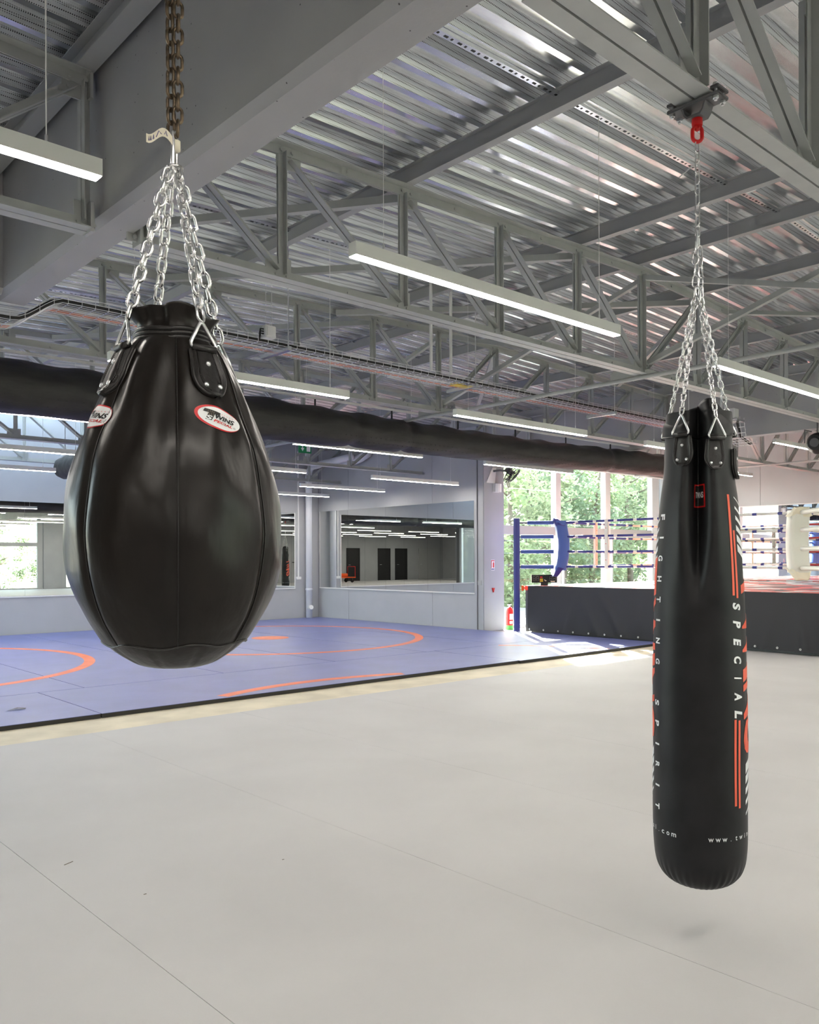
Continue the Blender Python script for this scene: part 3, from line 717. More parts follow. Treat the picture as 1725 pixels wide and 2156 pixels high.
# tray drop at the right of the long bag
e = empty('tray_bend', (11.22, 5.62, 3.03)); tag(e, 'bent end of wire tray hanging right of the long bag', 'cable tray')
bk = MB()
for k in range(6): bk.tube([(0, .0+.06*k, .28), (.22, .06*k, .27), (.28, .06*k, .05), (.62, .06*k, -.02)], .004, 4)
for (xx, zz) in ((.0, .28), (.1, .275), (.22, .27), (.24, .2), (.26, .12), (.28, .05), (.38, .03), (.48, .01), (.6, -.015)): bk.tube([(xx, 0, zz+.05), (xx, 0, zz), (xx, .3, zz), (xx, .3, zz+.05)], .004, 4)
stuff(bk.build('wire_basket', 'zinc', e))
MB().tube([(0, .1, .3), (.2, .1, .29), (.32, .1, .08), (.62, .1, .0)], .02, 8).build('cable', 'cable_black', e, True)
MB().box((.0, -.01, .26), (.22, .31, .285)).build('tray_plate', 'galv', e)
MB().tube([(.1, .28, .27), (.1, .28, 1.04)], .008, 6).build('hanger_rod', 'zinc', e)

# small things under the roof
for (p, l) in (((6.05, 2.93, 4.145), 'small white sensor box under the deck right of the upper chain'), ((9.75, 5.78, 4.07), 'tiny white sensor box under the deck behind the long bag chain'), ((3.4, 13.5, 4.02), 'small camera-like sensor under the far roof at left')):
    e = empty('ceiling_sensor', p); tag(e, l, 'sensor')
    MB().bbox((-.05, -.04, -.05), (.05, .04, .0), .006).build('case', 'white_plastic', e); MB().box((-.03, -.02, 0), (.03, .02, .05)).build('bracket', 'galv', e)
# exit sign
e = empty('exit_sign', (8.35, 12.0, 3.22)); tag(e, 'green emergency exit sign hanging below the duct', 'sign')
MB().box((0, 0, 0), (.26, .02, .15)).build('panel', 'green_sign', e)
MB().extrude([(.04, .085), (.065, .085), (.065, .13), (.085, .13), (.085, .085), (.11, .085), (.075, .03)], (0, -.001, 0), (0, -.003, 0), (1, 0, 0), (0, 0, 1)).build('arrow', 'white_print', e)
MB().box((.16, -.003, .03), (.235, -.001, .13)).build('running_figure', 'white_print', e)
MB().tube([(.03, .01, .15), (.03, .01, .99)], .004, 5).build('hanger', 'zinc', e); MB().tube([(.23, .01, .15), (.23, .01, .99)], .004, 5).build('hanger', 'zinc', e)

# ------------------------------------------------------------------ back corner fittings
e = empty('drain_pipe', (11.46, 16.08, 0)); tag(e, 'white drain pipe standing in the back corner', 'pipe')
MB().tube([(0, 0, .041), (0, 0, 3.30), (.0, -.02, 3.42), (0, -.12, 3.52), (0, -.9, 3.58), (0, -1.6, 3.62)], .075, 20).build('pipe', 'pipe_white', e, True)
MB().tube([(0, 0, 3.0), (0, 0, 3.05)], .083, 20).build('collar', 'pipe_white', e, 40); MB().tube([(0, 0, .68), (0, 0, .72)], .083, 20).build('collar', 'pipe_white', e, 40)
MB().tube([(-.02, -.05, .27), (-.05, -.16, .29)], .05, 18).build('inspection_cap', 'white_metal', e, 40)
e = empty('drain_elbow', (11.72, 14.2, 3.45)); tag(e, 'pale bent pipe high on the mirror wall', 'pipe')
MB().tube([(0, 0, .25), (-.04, .25, .15), (-.06, .5, .1), (-.08, .9, .08)], .09, 18).build('elbow', 'pipe_white', e, True)
e = empty('wall_conduit', (11.24, Y_BACK-.012, .98)); tag(e, 'thin white cable conduit with socket on the back wall', 'conduit')
MB().box((-.012, -.012, 0), (.012, .012, 2.9)).build('trunking', 'white_plastic', e); MB().bbox((-.06, -.03, -.05), (.06, .01, .01), .004).build('socket', 'white_plastic', e)
e = empty('wall_socket', (X_EAST+.005, 11.05, .93)); tag(e, 'small grey wall socket on the column side', 'socket')
MB().bbox((.005, -.045, -.045), (.028, .045, .045), .005).build('plate', 'steel', e).location = (0, 0, 0)
MB().lathe([(.028, 0), (.022, .006)], (.005, 0, 0), 16, 'x').build('socket_ring', 'frame_grey', e).location = (-.003, 0, 0)
# column fittings
yc_ = 10.95
e = empty('wall_fan', (12.28, yc_, 3.02)); tag(e, 'black wall fan on a grey bracket at the column top', 'fan')
MB().extrude([(-.36, -.18), (-.12, -.18), (-.08, .12), (-.18, .12)], (0, 0, 0), (0, -.012, 0), (1, 0, 0), (0, 0, 1)).build('bracket', 'white_metal', e)
MB().tube([(-.16, -.01, .05), (-.1, -.12, .06), (0, -.2, .05)], .02, 8).build('arm', 'steel_dark', e, True)
cage = MB()
nrm = V((.35, -.55, -.6)).normalized(); uu = nrm.orthogonal().normalized(); vv = nrm.cross(uu); cc = V((.08, -.24, .02))
for rr, dd in ((.20, .0), (.20, .07), (.15, .1), (.1, .115), (.05, .12)):
    cage.tube([cc+nrm*dd+(uu*math.cos(a*PI/16)+vv*math.sin(a*PI/16))*rr for a in range(32)], .006, 5, True)
for k in range(24):
    a = 2*PI*k/24; dr = uu*math.cos(a)+vv*math.sin(a)
    cage.tube([cc-nrm*.06+dr*.05, cc+dr*.2, cc+nrm*.07+dr*.2, cc+nrm*.11+dr*.1, cc+nrm*.12], .004, 4)
cage.build('cage', 'black', e, True)
bl = MB()
for k in range(4):
    a = PI/2*k; d1_ = uu*math.cos(a)+vv*math.sin(a); d2_ = uu*math.cos(a+.9)+vv*math.sin(a+.9)
    bl.grid([[cc+nrm*.02+d1_*.03, cc+nrm*.06+d2_*.03], [cc+nrm*.02+d1_*.18, cc+nrm*.06+d2_*.18]])
bl.build('blades', 'black_gloss', e)
hub = MB().tube([cc-nrm*.12, cc+nrm*.05], .055, 14); hub.build('motor', 'steel_dark', e, 40)
e = empty('wall_speaker', (12.2, yc_, 2.67)); tag(e, 'small white box with curved front below the wall fan', 'box')
MB().extrude([(-.08, 0), (-.08, -.06), (-.03, -.09), (.04, -.09), (.08, -.07), (.08, 0)], (0, 0, 0), (0, 0, .16), (1, 0, 0), (0, 1, 0)).build('case', 'white_plastic', e)
MB().box((-.085, -.005, -.005), (.085, 0, .165)).build('back_plate', 'white_metal', e)
e = empty('extinguisher_sign', (12.1, yc_-.001, 1.17)); tag(e, 'small red and white fire extinguisher sign on the column', 'sign')
MB().box((-.05, -.004, 0), (.05, 0, .2)).build('board', 'white_print', e)
MB().box((-.045, -.006, .045), (-.032, -.003, .19)).box((-.045, -.006, .175), (.045, -.003, .19)).build('red_border', 'red_paint', e)
MB().box((.0, -.006, .05), (.035, -.003, .14)).box((.01, -.006, .14), (.025, -.003, .165)).build('extinguisher_symbol', 'red_paint', e)
MB().box((-.042, -.006, .012), (.042, -.003, .03)).build('caption_bar', 'blue_paint', e)
e = empty('alarm_sign', (12.1, yc_-.001, .745)); tag(e, 'small red triangular mark low on the column', 'sign')
MB().extrude([(-.03, .085), (0, 0), (.03, .085)], (0, 0, 0), (0, -.03, 0), (1, 0, 0), (0, 0, 1)).build('wedge', 'red_paint', e)
e = empty('fire_extinguisher', (12.62, 10.98, 0)); tag(e, 'red fire extinguisher with green base band standing by the column', 'extinguisher')
MB().lathe([(.072, 0), (.075, .01), (.075, .36), (.068, .40), (.04, .435), (.025, .44)], (0, 0, 0), 24).build('cylinder', 'red_paint', e, 40)
MB().lathe([(.077, .0), (.077, .085)], (0, 0, 0), 24).build('green_band', 'green_paint', e, 40)
MB().box((-.06, -.078, .20), (.02, -.055, .31)).box((-.06, -.078, .12), (.0, -.055, .17)).build('paper_label', 'white_print', e)
MB().tube([(0, 0, .43), (0, 0, .48)], .018, 8).box((-.05, -.012, .475), (.05, .012, .49)).build('valve', 'white_metal', e)
MB().tube([(.03, 0, .47), (.09, 0, .44), (.095, 0, .2)], .009, 6).build('hose', 'black', e, True)

# ------------------------------------------------------------------ boxing ring
ring = empty('boxing_ring', (0, 0, 0)); tag(ring, 'boxing ring with black skirt and blue and white corners', 'boxing ring')
RX0, RX1, RY0, RY1 = 12.26, 17.95, 4.86, 10.32
MB().box((RX0+.1, RY0+.1, 0), (RX1, RY1-.1, .80)).build('platform', 'steel_dark', ring)
MB().bbox((RX0, RY0, .80), (RX1+.2, RY1, .885), .02).build('canvas', 'ring_canvas', ring)
def skirt(p0, p1, z0, z1, nrm, seed):
    rnd = random.Random(seed); p0, p1, nrm = V(p0), V(p1), V(nrm); L = (p1-p0).length; n = int(L/.05); rows = []
    ph = [rnd.uniform(0, 6.28) for _ in range(8)]
    folds = [(rnd.uniform(.1, L-.1), rnd.uniform(-.5, .5), rnd.uniform(.025, .06), rnd.uniform(.035, .09)) for _ in range(int(L*1.7))]
    for k in range(26):
        t = k/25; z = z1+(z0-z1)*t; row = []
        for i in range(n+1):
            s = L*i/n; off = .012+.02*t+.010*t*math.sin(s*3.1+ph[0])+.006*t*math.sin(s*8+ph[1])
            for c, sl, am, wd in folds: off += am*t*math.exp(-((s-c-sl*t)/wd)**2)
            row.append(p0+(p1-p0)*(i/n)+nrm*off+up*(z-p0.z + (0 if k else .0)))
        rows.append(row)
    return MB().grid(rows)
skirt((RX0, RY1-.12, 0), (RX0, RY0, 0), .045, .885, (-1, 0, 0), 5).build('skirt', 'black_cloth', ring, True)
skirt((RX0+.15, RY1, 0), (RX1, RY1, 0), .045, .885, (0, 1, 0), 6).build('skirt', 'black_cloth', ring, True)
skirt((RX0, RY0, 0), (RX1, RY0, 0), .045, .885, (0, -1, 0), 7).build('skirt', 'black_cloth', ring, True)
ey = MB()
for k in range(16):
    y = RY1-.2-.33*k; ey.tube([(RX0-.075, y+.012*math.cos(a*PI/4), .085+.012*math.sin(a*PI/4)) for a in range(8)], .005, 5, True)
stuff(ey.build('eyelets', 'white_metal', ring))
MB().box((RX0+.0, RY1-.1, .03), (RX0+.05, RY1-.05, .8)).build('corner_leg', 'steel_dark', ring)
# corner posts standing at the outside of the platform
def post(x, y, mn, dirx, diry):
    p = MB(); n = 28; prof = [(.062*(1+.05*math.cos(4*2*PI*j/n)), 2*PI*j/n) for j in range(n)]
    p.extrude([(r*math.cos(a), r*math.sin(a)) for r, a in prof], (x, y, 0), (x, y, 2.14), (1, 0, 0), (0, 1, 0)).build('corner_post', mn, ring, 50)
    MB().lathe([(.066, 2.14), (.066, 2.155)], (x, y, 0), 20).build('post_cap', 'zinc', ring)
post(12.15, 10.39, 'blue_paint', 1, -1); post(12.15, 4.8, 'pad_white', 1, 1); post(18.1, 10.39, 'pad_white', -1, -1); post(18.1, 4.8, 'red_paint', -1, 1)
ROPE = [2.06, 1.80, 1.52, 1.235]
IN = dict(nw=V((12.72, 9.82, 0)), sw=V((12.74, 5.42, 0)), ne=V((17.5, 9.82, 0)), se=V((17.5, 5.42, 0)))
PO = dict(nw=V((12.15, 10.39, 0)), sw=V((12.15, 4.8, 0)), ne=V((18.1, 10.39, 0)), se=V((18.1, 4.8, 0)))
for k, mn in (('nw', 'blue_vinyl'), ('sw', 'pad_white'), ('ne', 'pad_white'), ('se', 'red_paint')):
    for i, z in enumerate(ROPE):
        a, b = PO[k], IN[k]; d = (b-a).normalized()
        st = .075 if (k != 'nw' or i) else .2
        bs = MB().tube([a+d*st+up*z, b-d*.12+up*z], .036, 14).build('bar_sleeve', mn, ring, 50)
        MB().tube([a+d*.05+up*z, a+d*(st+.02)+up*z], .018, 8).build('tensioner', 'steel_dark', bs)
def corner_pad(k, mn, mn2):
    c = IN[k]; d = (c-PO[k]).normalized(); s = V((-d.y, d.x, 0)); rows = []
    for i in range(25):
        t = i/24; z = 1.17+.92*t; bow = .06*math.sin(PI*t); wd = .15; row = []
        for j in range(20):
            a = 2*PI*j/20; cx_, cy_ = math.cos(a), math.sin(a)
            ex_ = math.copysign(abs(cx_)**.5, cx_)*wd; ey_ = math.copysign(abs(cy_)**.5, cy_)*.11
            row.append(c+s*ex_+d*(ey_+bow)+up*z)
        rows.append(row)
    mb = MB().grid(rows, True); n = 20; mb.f.append(tuple(range(n))[::-1]); mb.mi.append(0); mb.f.append(tuple(range(24*n, 25*n))); mb.mi.append(0)
    pad_ = mb.build('corner_pad', mn, ring, 50)
    for sgn, z0, z1 in ((1, 2.00, 2.13), (-1, 1.22, 1.06)):     # gathered cloth hoods at both ends
        rows = []
        for i in range(7):
            t = i/6; row = []
            for j in range(24):
                a = 2*PI*j/24; cx_, cy_ = math.cos(a), math.sin(a); q = 1.18*(1-.45*t)*(1+.07*math.sin(6*a+i))
                row.append(c-d*(.10*t)+s*(math.copysign(abs(cx_)**.6, cx_)*.15*q)+d*(math.copysign(abs(cy_)**.6, cy_)*.075*q)+up*(z0+(z1-z0)*t+.012*math.sin(4*a)))
            rows.append(row)
        mb = MB().grid(rows, True); mb.f.append(tuple(range(6*24, 7*24))); mb.mi.append(0)
        mb.build('pad_hood', mn2, pad_, True)
corner_pad('nw', 'blue_vinyl', 'blue_paint'); corner_pad('sw', 'pad_white', 'cream'); corner_pad('ne', 'pad_white', 'cream'); corner_pad('se', 'red_paint', 'red_paint')
def ropes(a, b, m1, m2, cut):
    A, B = IN[a], IN[b]; d = B-A; inw = None
    for i, z in enumerate(ROPE):
        sag = (.0, .012, .012, -.012)[i]
        P = lambda t: A+d*t+up*(z-sag*math.sin(PI*t))
        ra = MB().tube([P(t/10*cut) for t in range(11)], .021, 10).build('rope', m1, ring, True)
        rb = MB().tube([P(cut+t/10*(1-cut)) for t in range(11)], .021, 10).build('rope', m2, ring, True)
        for t in (.08, .17, .27, .36, .45, .56, .65, .74, .84, .93):
            MB().tube([P(t), P(t+.016)], .0222, 10, cap=False).build('printed_band', 'rope_white' if (t < cut and 'blue' in m1) else 'blue_paint', ra if t < cut else rb, True)
    for t in (.235, .78):
        p = A+d*t; s = V((-d.y, d.x, 0)).normalized(); l = d.normalized()
        mb = MB().bbox((-.035, -.03, 1.2), (.035, .03, 2.09), .008); o = mb.build('rope_spacer', 'rope_white' if a != 'nw' or b != 'ne' else 'rope_tan', ring); o.location = p; o.rotation_euler.z = math.atan2(d.y, d.x)
        for z in (1.36, 1.65, 1.93):
            MB().lathe([(.009, .0305), (.009, .0325)], (0, 0, z), 8, 'y').build('printed_dot', 'red_paint', o)
            MB().lathe([(.009, -.0325), (.009, -.0305)], (0, 0, z), 8, 'y').build('printed_dot', 'red_paint', o)
ropes('nw', 'sw', 'rope_blue', 'rope_white', .52); ropes('nw', 'ne', 'rope_blue', 'rope_tan', .5); ropes('ne', 'se', 'rope_white', 'red_dark', .52); ropes('sw', 'se', 'rope_white', 'red_dark', .5)
# round timer
e = empty('ring_timer', (12.62, 10.12, .885), -.72); tag(e, 'black digital round timer standing on the ring corner', 'timer')
MB().bbox((-.24, -.03, .05), (.24, .03, .2), .006).build('case', 'black_gloss', e)
MB().box((-.07, -.04, 0), (.07, .04, .055)).build('foot', 'black', e)
def seven(mb, x, z, wd, hh, t=.006):
    for a, b in (((x, z), (x+wd, z+t)), ((x, z+hh/2), (x+wd, z+hh/2+t)), ((x, z+hh), (x+wd, z+hh+t)), ((x, z), (x+t, z+hh)), ((x+wd, z), (x+wd+t, z+hh))): mb.box((a[0], -.0325, a[1]), (b[0], -.029, b[1]))
dg = MB()
for x in (-.215, -.15, .10, .165): seven(dg, x, .085, .04, .08)
dg.build('digits', 'digit_grey', e)
kp = MB()
for i in range(4):
    for j in range(4): kp.box((-.085+.016*i, -.0325, .068+.016*j), (-.073+.016*i, -.029, .080+.016*j))
kp.build('keypad', 'yellow', e); MB().box((-.08, -.0325, .145), (-.035, -.029, .165)).build('brand_strip', 'red_paint', e)
MB().box((.01, -.0325, .08), (.04, -.029, .095)).box((.0, -.0325, .095), (.015, -.029, .11)).box((.12, -.0325, .066), (.2, -.029, .08)).build('fighter_print', 'rope_tan', e)
e = MB().bbox((-.02, -.02, 0), (.02, .02, .1), .006).build('orange_clip', 'orange_paint'); e.location = (12.2, 10.29, .79); tag(e, 'small orange strap at the top corner of the ring skirt', 'strap')
# black fan at the right frame edge
e = empty('wall_fan', (11.78, 4.80, 3.0)); tag(e, 'black fan cut off by the right frame edge', 'fan')
MB().tube([(-.02, .12, -.05), (-.02, .12, .13), (.2, .12, .13), (.2, .12, .13)], .008, 6).build('bracket', 'steel_dark', e)
MB().lathe([(.02, -.09), (.1, -.085), (.14, -.03), (.15, .02), (.1, .05), (.02, .06)], (.1, .0, -.05), 24, 'x').build('cage', 'black', e, 40)
MB().lathe([(.06, -.11), (.06, -.09)], (.1, 0, -.05), 18, 'x').build('front_ring', 'steel_dark', e, 40)
MB().tube([(.1, 0, .05), (.1, 0, .95)], .01, 6).build('drop_rod', 'steel_dark', e)

# ------------------------------------------------------------------ chains
def link_mesh(name, L, W, r, mn, n=8, seg=6):
    pts = []; hw = W/2-r; hl = L/2-W/2
    for k in range(seg+1): a = PI*k/seg; pts.append((hw*math.cos(a), 0, hl+hw*math.sin(a)))
    for k in range(seg+1): a = PI+PI*k/seg; pts.append((hw*math.cos(a), 0, -hl+hw*math.sin(a)))
    return MB().tube(pts, r, n, True).mesh(name, mn, True)
def chain(p0, p1, me, pitch, parent, name='chain_link', roll0=0.0, jit=.12):
    p0, p1 = V(p0), V(p1); d = p1-p0; n = max(1, round(d.length/pitch)); st = d/n; q = d.normalized().to_track_quat('Z', 'Y')
    out = []
    for i in range(n):
        o = link(name, me, parent); o.location = p0+st*(i+.5)
        o.rotation_mode = 'QUATERNION'
        from mathutils import Quaternion
        o.rotation_quaternion = q @ Quaternion((0, 0, 1), roll0+(PI/2 if i % 2 else 0)+random.uniform(-jit, jit)); out.append(o)
    return out
# ------------------------------------------------------------------ teardrop bag
BX, BY = 0.822, 1.625
bag = empty('teardrop_punching_bag', (BX, BY, 0)); tag(bag, 'black leather teardrop punching bag hanging on four silver chains', 'punching bag')
cdir = V((-BX, -BY, 0)).normalized(); rdir = V((-cdir.y, cdir.x, 0))       # towards the camera / to its right
BT = [(1.165, .0), (1.172, .06), (1.19, .1), (1.221, .140), (1.25, .161), (1.278, .178), (1.319, .197), (1.363, .210), (1.41, .2155), (1.449, .2165), (1.5, .2135), (1.534, .2085), (1.569, .201), (1.619, .186), (1.678, .161), (1.738, .136), (1.789, .113), (1.815, .098), (1.832, .085), (1.842, .076)]
NG = 7
def bag_pt(phi, z, off=0.0):
    r = interp(BT, z)
    k = (phi*NG/(2*PI)) % 1.0; e_ = min(k, 1-k)*2*PI/NG
    amp = smoothstep(1.18, 1.26, z)
    r *= 1-.022*amp*math.exp(-(e_/.05)**2)+.006*amp*math.sin(PI*k)
    g = smoothstep(1.45, 1.75, z)
    r += g*.0045*(math.sin(phi*9+1.3+z*6)*.6+math.sin(phi*17-z*11)*.5)*smoothstep(1.86, 1.79, z)
    r += .003*math.sin(phi*5+z*14)*math.sin(z*23+phi*2)
    r += off
    return cdir*(r*math.cos(phi))+rdir*(r*math.sin(phi))+up*z
def bag_n(phi, z):
    a = bag_pt(phi+.01, z)-bag_pt(phi-.01, z); b = bag_pt(phi, z+.004)-bag_pt(phi, z-.004); n = a.cross(b); return n.normalized()
zs = [1.221+(1.842-1.221)*i/110 for i in range(111)]
for g in range(NG):
    p0 = 2*PI*g/NG; rows = []
    for z in zs:
        rows.append([bag_pt(p0+(2*PI/NG)*j/26, z) for j in range(27)])
    MB().grid(rows).build('leather_panel', 'leather', bag, True)
rows = []
for i in range(15):
    z = 1.166+(1.2225-1.166)*(i/14)**1.5
    row = []
    for j in range(90):
        a = 2*PI*j/90; k = (a*9/(2*PI)+.5) % 1; e_ = min(k, 1-k)
        r = max(interp(BT, z), .004)-.004*math.exp(-(e_/.05)**2)-.0012
        row.append(cdir*r*math.cos(a)+rdir*r*math.sin(a)+up*z)
    rows.append(row)
mb = MB().grid(rows, True); mb.f.append(tuple(range(90))[::-1]); mb.mi.append(0); mb.build('base_cap', 'leather', bag, True)
MB().tube([bag_pt(2*PI*j/120, 1.2225+.004*math.sin(7*2*PI*j/120), .0005) for j in range(120)], .0022, 5, True).build('base_seam', 'leather_tab', bag, True)
for g in range(NG):
    MB().tube([bag_pt(2*PI*g/NG+.02, z, .0015) for z in zs[::3]], .0011, 5).build('seam_stitching', 'leather_tab', bag, True)
# gathered collar
rows = []
CT = [(1.855, .074), (1.868, .073), (1.88, .07), (1.90, .069), (1.915, .074), (1.93, .082)]
for i in range(16):
    t = i/15; row = []
    for j in range(96):
        a = 2*PI*j/96; z = 1.834+.060*t+.006*t*math.sin(2*a+2.2)+.003*t*math.sin(5*a)
        q = math.sin(4*a+.9); q = math.copysign(abs(q)**.6, q)
        r = interp(CT, 1.855+.075*t)*(1+t*(.13*q+.03*math.cos(9*a)))
        row.append(cdir*r*math.cos(a)+rdir*r*math.sin(a)+up*(z-.018*math.cos(a)*0))
    rows.append(row)
rows += [[p*1.0+V((-p.x*.08, -p.y*.08, 0)) for p in r] for r in rows[::-1]]
MB().grid(rows, True).build('collar', 'leather', bag, True)
for k, z in enumerate((1.832, 1.841, 1.850)):
    MB().tube([cdir*(.081-.001*k)*math.cos(2*PI*j/60)+rdir*(.081-.001*k)*math.sin(2*PI*j/60)+up*(z+.0015*math.sin(j*.4)) for j in range(60)], .0055, 7, True).build('collar_cord', 'leather_tab', bag, True)
# tabs with rivets and triangle rings
def surf_tab(parent, ptf, nf, phi0, z0, L, Wd, rfun, slope, mn):
    """strap tab lying on the bag; returns function mapping tab coords to space"""
    def P(s, v, off):
        z = z0-v*slope; ph = phi0+s/max(rfun(z), .05); b = ptf(ph, z); return b+nf(phi0, z0-L*.5*slope)*off
    def half(v):
        if v < L*.55: return Wd/2*(.78+.22*(v/(L*.55)))
        t = (v-L*.55)/(L*.45); return Wd/2*math.sqrt(max(0, 1-t*t))
    rows = []; N = 22
    for i in range(N+1):
        v = L*(1-(1-i/N)**1.35) if True else 0
        h = half(min(v, L*.999)); row = [P(-h, v, -.002)]
        for j in range(13):
            u = -1+2*j/12; e_ = 1-abs(u); ed = min(e_*Wd/2, (L-v)) 
            off = .009+.004*math.exp(-(((ed-.005)/.004)**2))
            if e_ < .02: off = .007
            row.append(P(u*h, v, off))
        row.append(P(h, v, -.002)); rows.append(row)
    mb = MB().grid(rows); mb.grid([rows[0], [P(-half(0)+2*half(0)*k/14, 0, -.002) for k in range(15)]])
    parent = mb.build('strap_tab', mn, parent, 60)
    rim = [P(-half(L*t), L*t, .006) for t in [i/20 for i in range(20)]]+[P(half(L*t), L*t, .006) for t in [i/20 for i in range(19, -1, -1)]]
    MB().tube(rim, .0042, 6).build('tab_piping', mn, parent, True)
    st = MB()
    for t in [i/26 for i in range(1, 24)]:
        for s in (-1, 1):
            p = P(s*max(half(L*t)-.011, .002), L*t, .0105); q = P(s*max(half(L*t+.0028)-.011, .002), L*t+.0028, .0105); st.tube([p, q], .0009, 4)
    stuff(st.build('stitching', 'chain_rust' if False else 'leather', parent))
    for s, v in ((0, .30), (-.24, .78), (.24, .78)):
        c = P(s*Wd, v*L, .009); n = nf(phi0, z0-L*.5*slope); u = n.orthogonal().normalized(); w_ = n.cross(u); rr = Wd*.085
        mb = MB(); rows = [[c+n*h+(u*math.cos(2*PI*j/12)+w_*math.sin(2*PI*j/12))*r for j in range(12)] for r, h in ((rr, 0), (rr*.95, .002), (rr*.65, .004), (rr*.1, .005))]
        mb.grid(rows, True); mb.build('rivet', 'zinc', parent, True)
    return P
def tri_ring(parent, base_c, side, apex, wd, r, name='triangle_ring', mn='zinc'):
    a = base_c-side*wd/2; b = base_c+side*wd/2; pts = []
    def rnd3(p, q, s, rad):
        d1, d2 = (p-q).normalized(), (s-q).normalized()
        return [q+d1*rad, q+(d1+d2)*rad*.35, q+d2*rad]
    pts = rnd3(b, a, apex, .012)+rnd3(a, apex, b, .009)+rnd3(apex, b, a, .012)
    # densify
    out = []
    for i in range(len(pts)):
        p, q = pts[i], pts[(i+1) % len(pts)]; out += [p, p.lerp(q, .5)]
    MB().tube(out, r, 8, True).build(name, mn, parent, True)
lm = link_mesh('chain_link', .041, .0255, .0036, 'chain_zinc')
APEX = up*2.197
TOPS = []
for kk, (deg, zt) in enumerate(((28, 1.812), (118, 1.806), (208, 1.812), (-62, 1.818))):
    ph = math.radians(deg); L, Wd = .108, .070
    P = surf_tab(bag, bag_pt, bag_n, ph, zt-.012, L, Wd, lambda z: interp(BT, z), .90, 'leather_tab')
    n = bag_n(ph, zt-.06); side = (cdir*-math.sin(ph)+rdir*math.cos(ph)); out = cdir*math.cos(ph)+rdir*math.sin(ph)
    bc = P(0, 0, .008)+up*.004
    ap = bc+(APEX-bc).normalized()*.06+out*.006
    tri_ring(bag, bc, side, ap, .066, .0037)
    MB().tube([bc-side*.026, bc+side*.026], .0075, 10).build('tab_loop', 'leather_tab', bag, True)
    end = APEX+out*.012
    chain(ap-(ap-end).normalized()*-.0, end, lm, .0285, bag, 'chain_link', kk*.7+.4)
# gathering ring and long shackle above
MB().tube([APEX+up*.006+(cdir*math.cos(a*PI/10)*.011+rdir*math.sin(a*PI/10)*.014) for a in range(20)], .0036, 7, True).build('gathering_ring', 'chain_zinc', bag, True)
sh = link_mesh('shackle', .098, .026, .0048, 'chain_zinc'); o = link('shackle', sh, bag); o.location = up*2.232; o.rotation_euler.z = math.atan2(rdir.y, rdir.x)+1.15
rows = [[V(rdir*(-.004-.052*t)+cdir*.012+up*(2.252+.012*math.sin(t*5)+dz+.012*t)) for dz in (-.009, .009)] for t in [i/10 for i in range(11)]]
MB().grid(rows).build('paper_tape', 'cream', bag)
MB().tube([up*2.238+rdir*.003, up*2.258+rdir*.003], .0088, 12).build('tape_wrap', 'cream', bag, True)
wr = MB()
for k, (a, b) in enumerate(((.2, .3), (.42, .62), (.7, .74), (.8, .84), (.88, .9))):
    f_ = lambda t, dz: V(rdir*(-.004-.052*t)+cdir*.0125+up*(2.252+.012*math.sin(t*5)+dz+.012*t))
    wr.tube([f_(a, -.004), f_((a+b)/2, .005), f_(b, -.004)], .0007, 4)
wr.build('handwriting', 'blue_paint', bag)
# printed oval badges
def badge(phi0, z0, wd, ht, tilt):
    ca, sa = math.cos(tilt), math.sin(tilt)
    def fn(off):
        def f(x, y):
            s = x*ca+y*sa; v = -x*sa+y*ca; z = z0+v*.92; return bag_pt(phi0+s/interp(BT, z), z, off)
        return f
    def ell(a, b, cx_, off, name, mn, par):
        f = fn(off); rows = [[f(cx_+a*r*math.cos(2*PI*j/48), b*r*math.sin(2*PI*j/48)) for j in range(48)] for r in (.02, .2, .4, .6, .8, 1)]
        return MB().grid(rows, True).build(name, mn, par, True)
    b = ell(wd/2, ht/2, 0, .0014, 'badge_rim', 'red_print', bag)
    ell(wd/2*.93, ht/2*.88, wd*.032, .0021, 'badge_field', 'white_print', b)
    F = fn(.0030)
    wrap_text('WINS', .016, lambda x, y: F(x-.010, y-.004), 'badge_letters', 'black', b, .0006, .25, fit=(.044, .0115), cut=.004)
    wrap_text('PECIAL', .01, lambda x, y: F(x-.012, y-.0125), 'badge_letters', 'red_print', b, .0003, .25, fit=(.042, .0062), cut=.004)
    wrap_text('T', .02, lambda x, y: F(x-.032, y-.0115), 'badge_letters', 'black', b, .0016, .2, fit=(.034, .024), cut=.004)
    G = fn(.0036)
    wrap_text('S', .01, lambda x, y: G(x-.0265, y-.011), 'badge_letters', 'white_print', b, .0004, .2, fit=(.012, .010), cut=.004)
    for k in range(4): wrap_text('I', .01, lambda x, y: G(x-.0245+.0035*k, y-.001), 'tiger_stripe', 'tan_print', b, 0, .3, fit=(.0013, .011), cut=.004)
    for k in range(5): wrap_text('*', .01, lambda x, y: F(x+.004+.006*k, y+.0095), 'badge_star', 'red_print', b, 0, 0, fit=(.003, .003), cut=.004)
    wrap_text('®', .006, lambda x, y: F(x+.032, y-.0125), 'badge_letters', 'black', b, 0, 0, fit=(.005, .005), cut=.004)
badge(math.radians(28), 1.662, .094, .052, math.radians(16)); badge(math.radians(-62), 1.668, .094, .052, math.radians(8))
# rusty chain, doubled, up to the truss
rc = empty('rusty_chain', (BX, BY, 0)); tag(rc, 'doubled rusty chain holding the teardrop bag', 'chain')
rl = link_mesh('chain_link', .0395, .0245, .0036, 'chain_rust')
for s, ang in ((-.012, .5), (.011, -.6)):
    chain(V(rdir*s*.55)+cdir*(.006 if s > 0 else -.002)+up*2.268, V(rdir*s*1.1)+up*3.09, rl, .0272, rc, 'chain_link', ang)
MB().box((-.05, -.08, 3.075), (.05, .08, 3.103)).build('hanger_plate', 'steel_dark', rc)

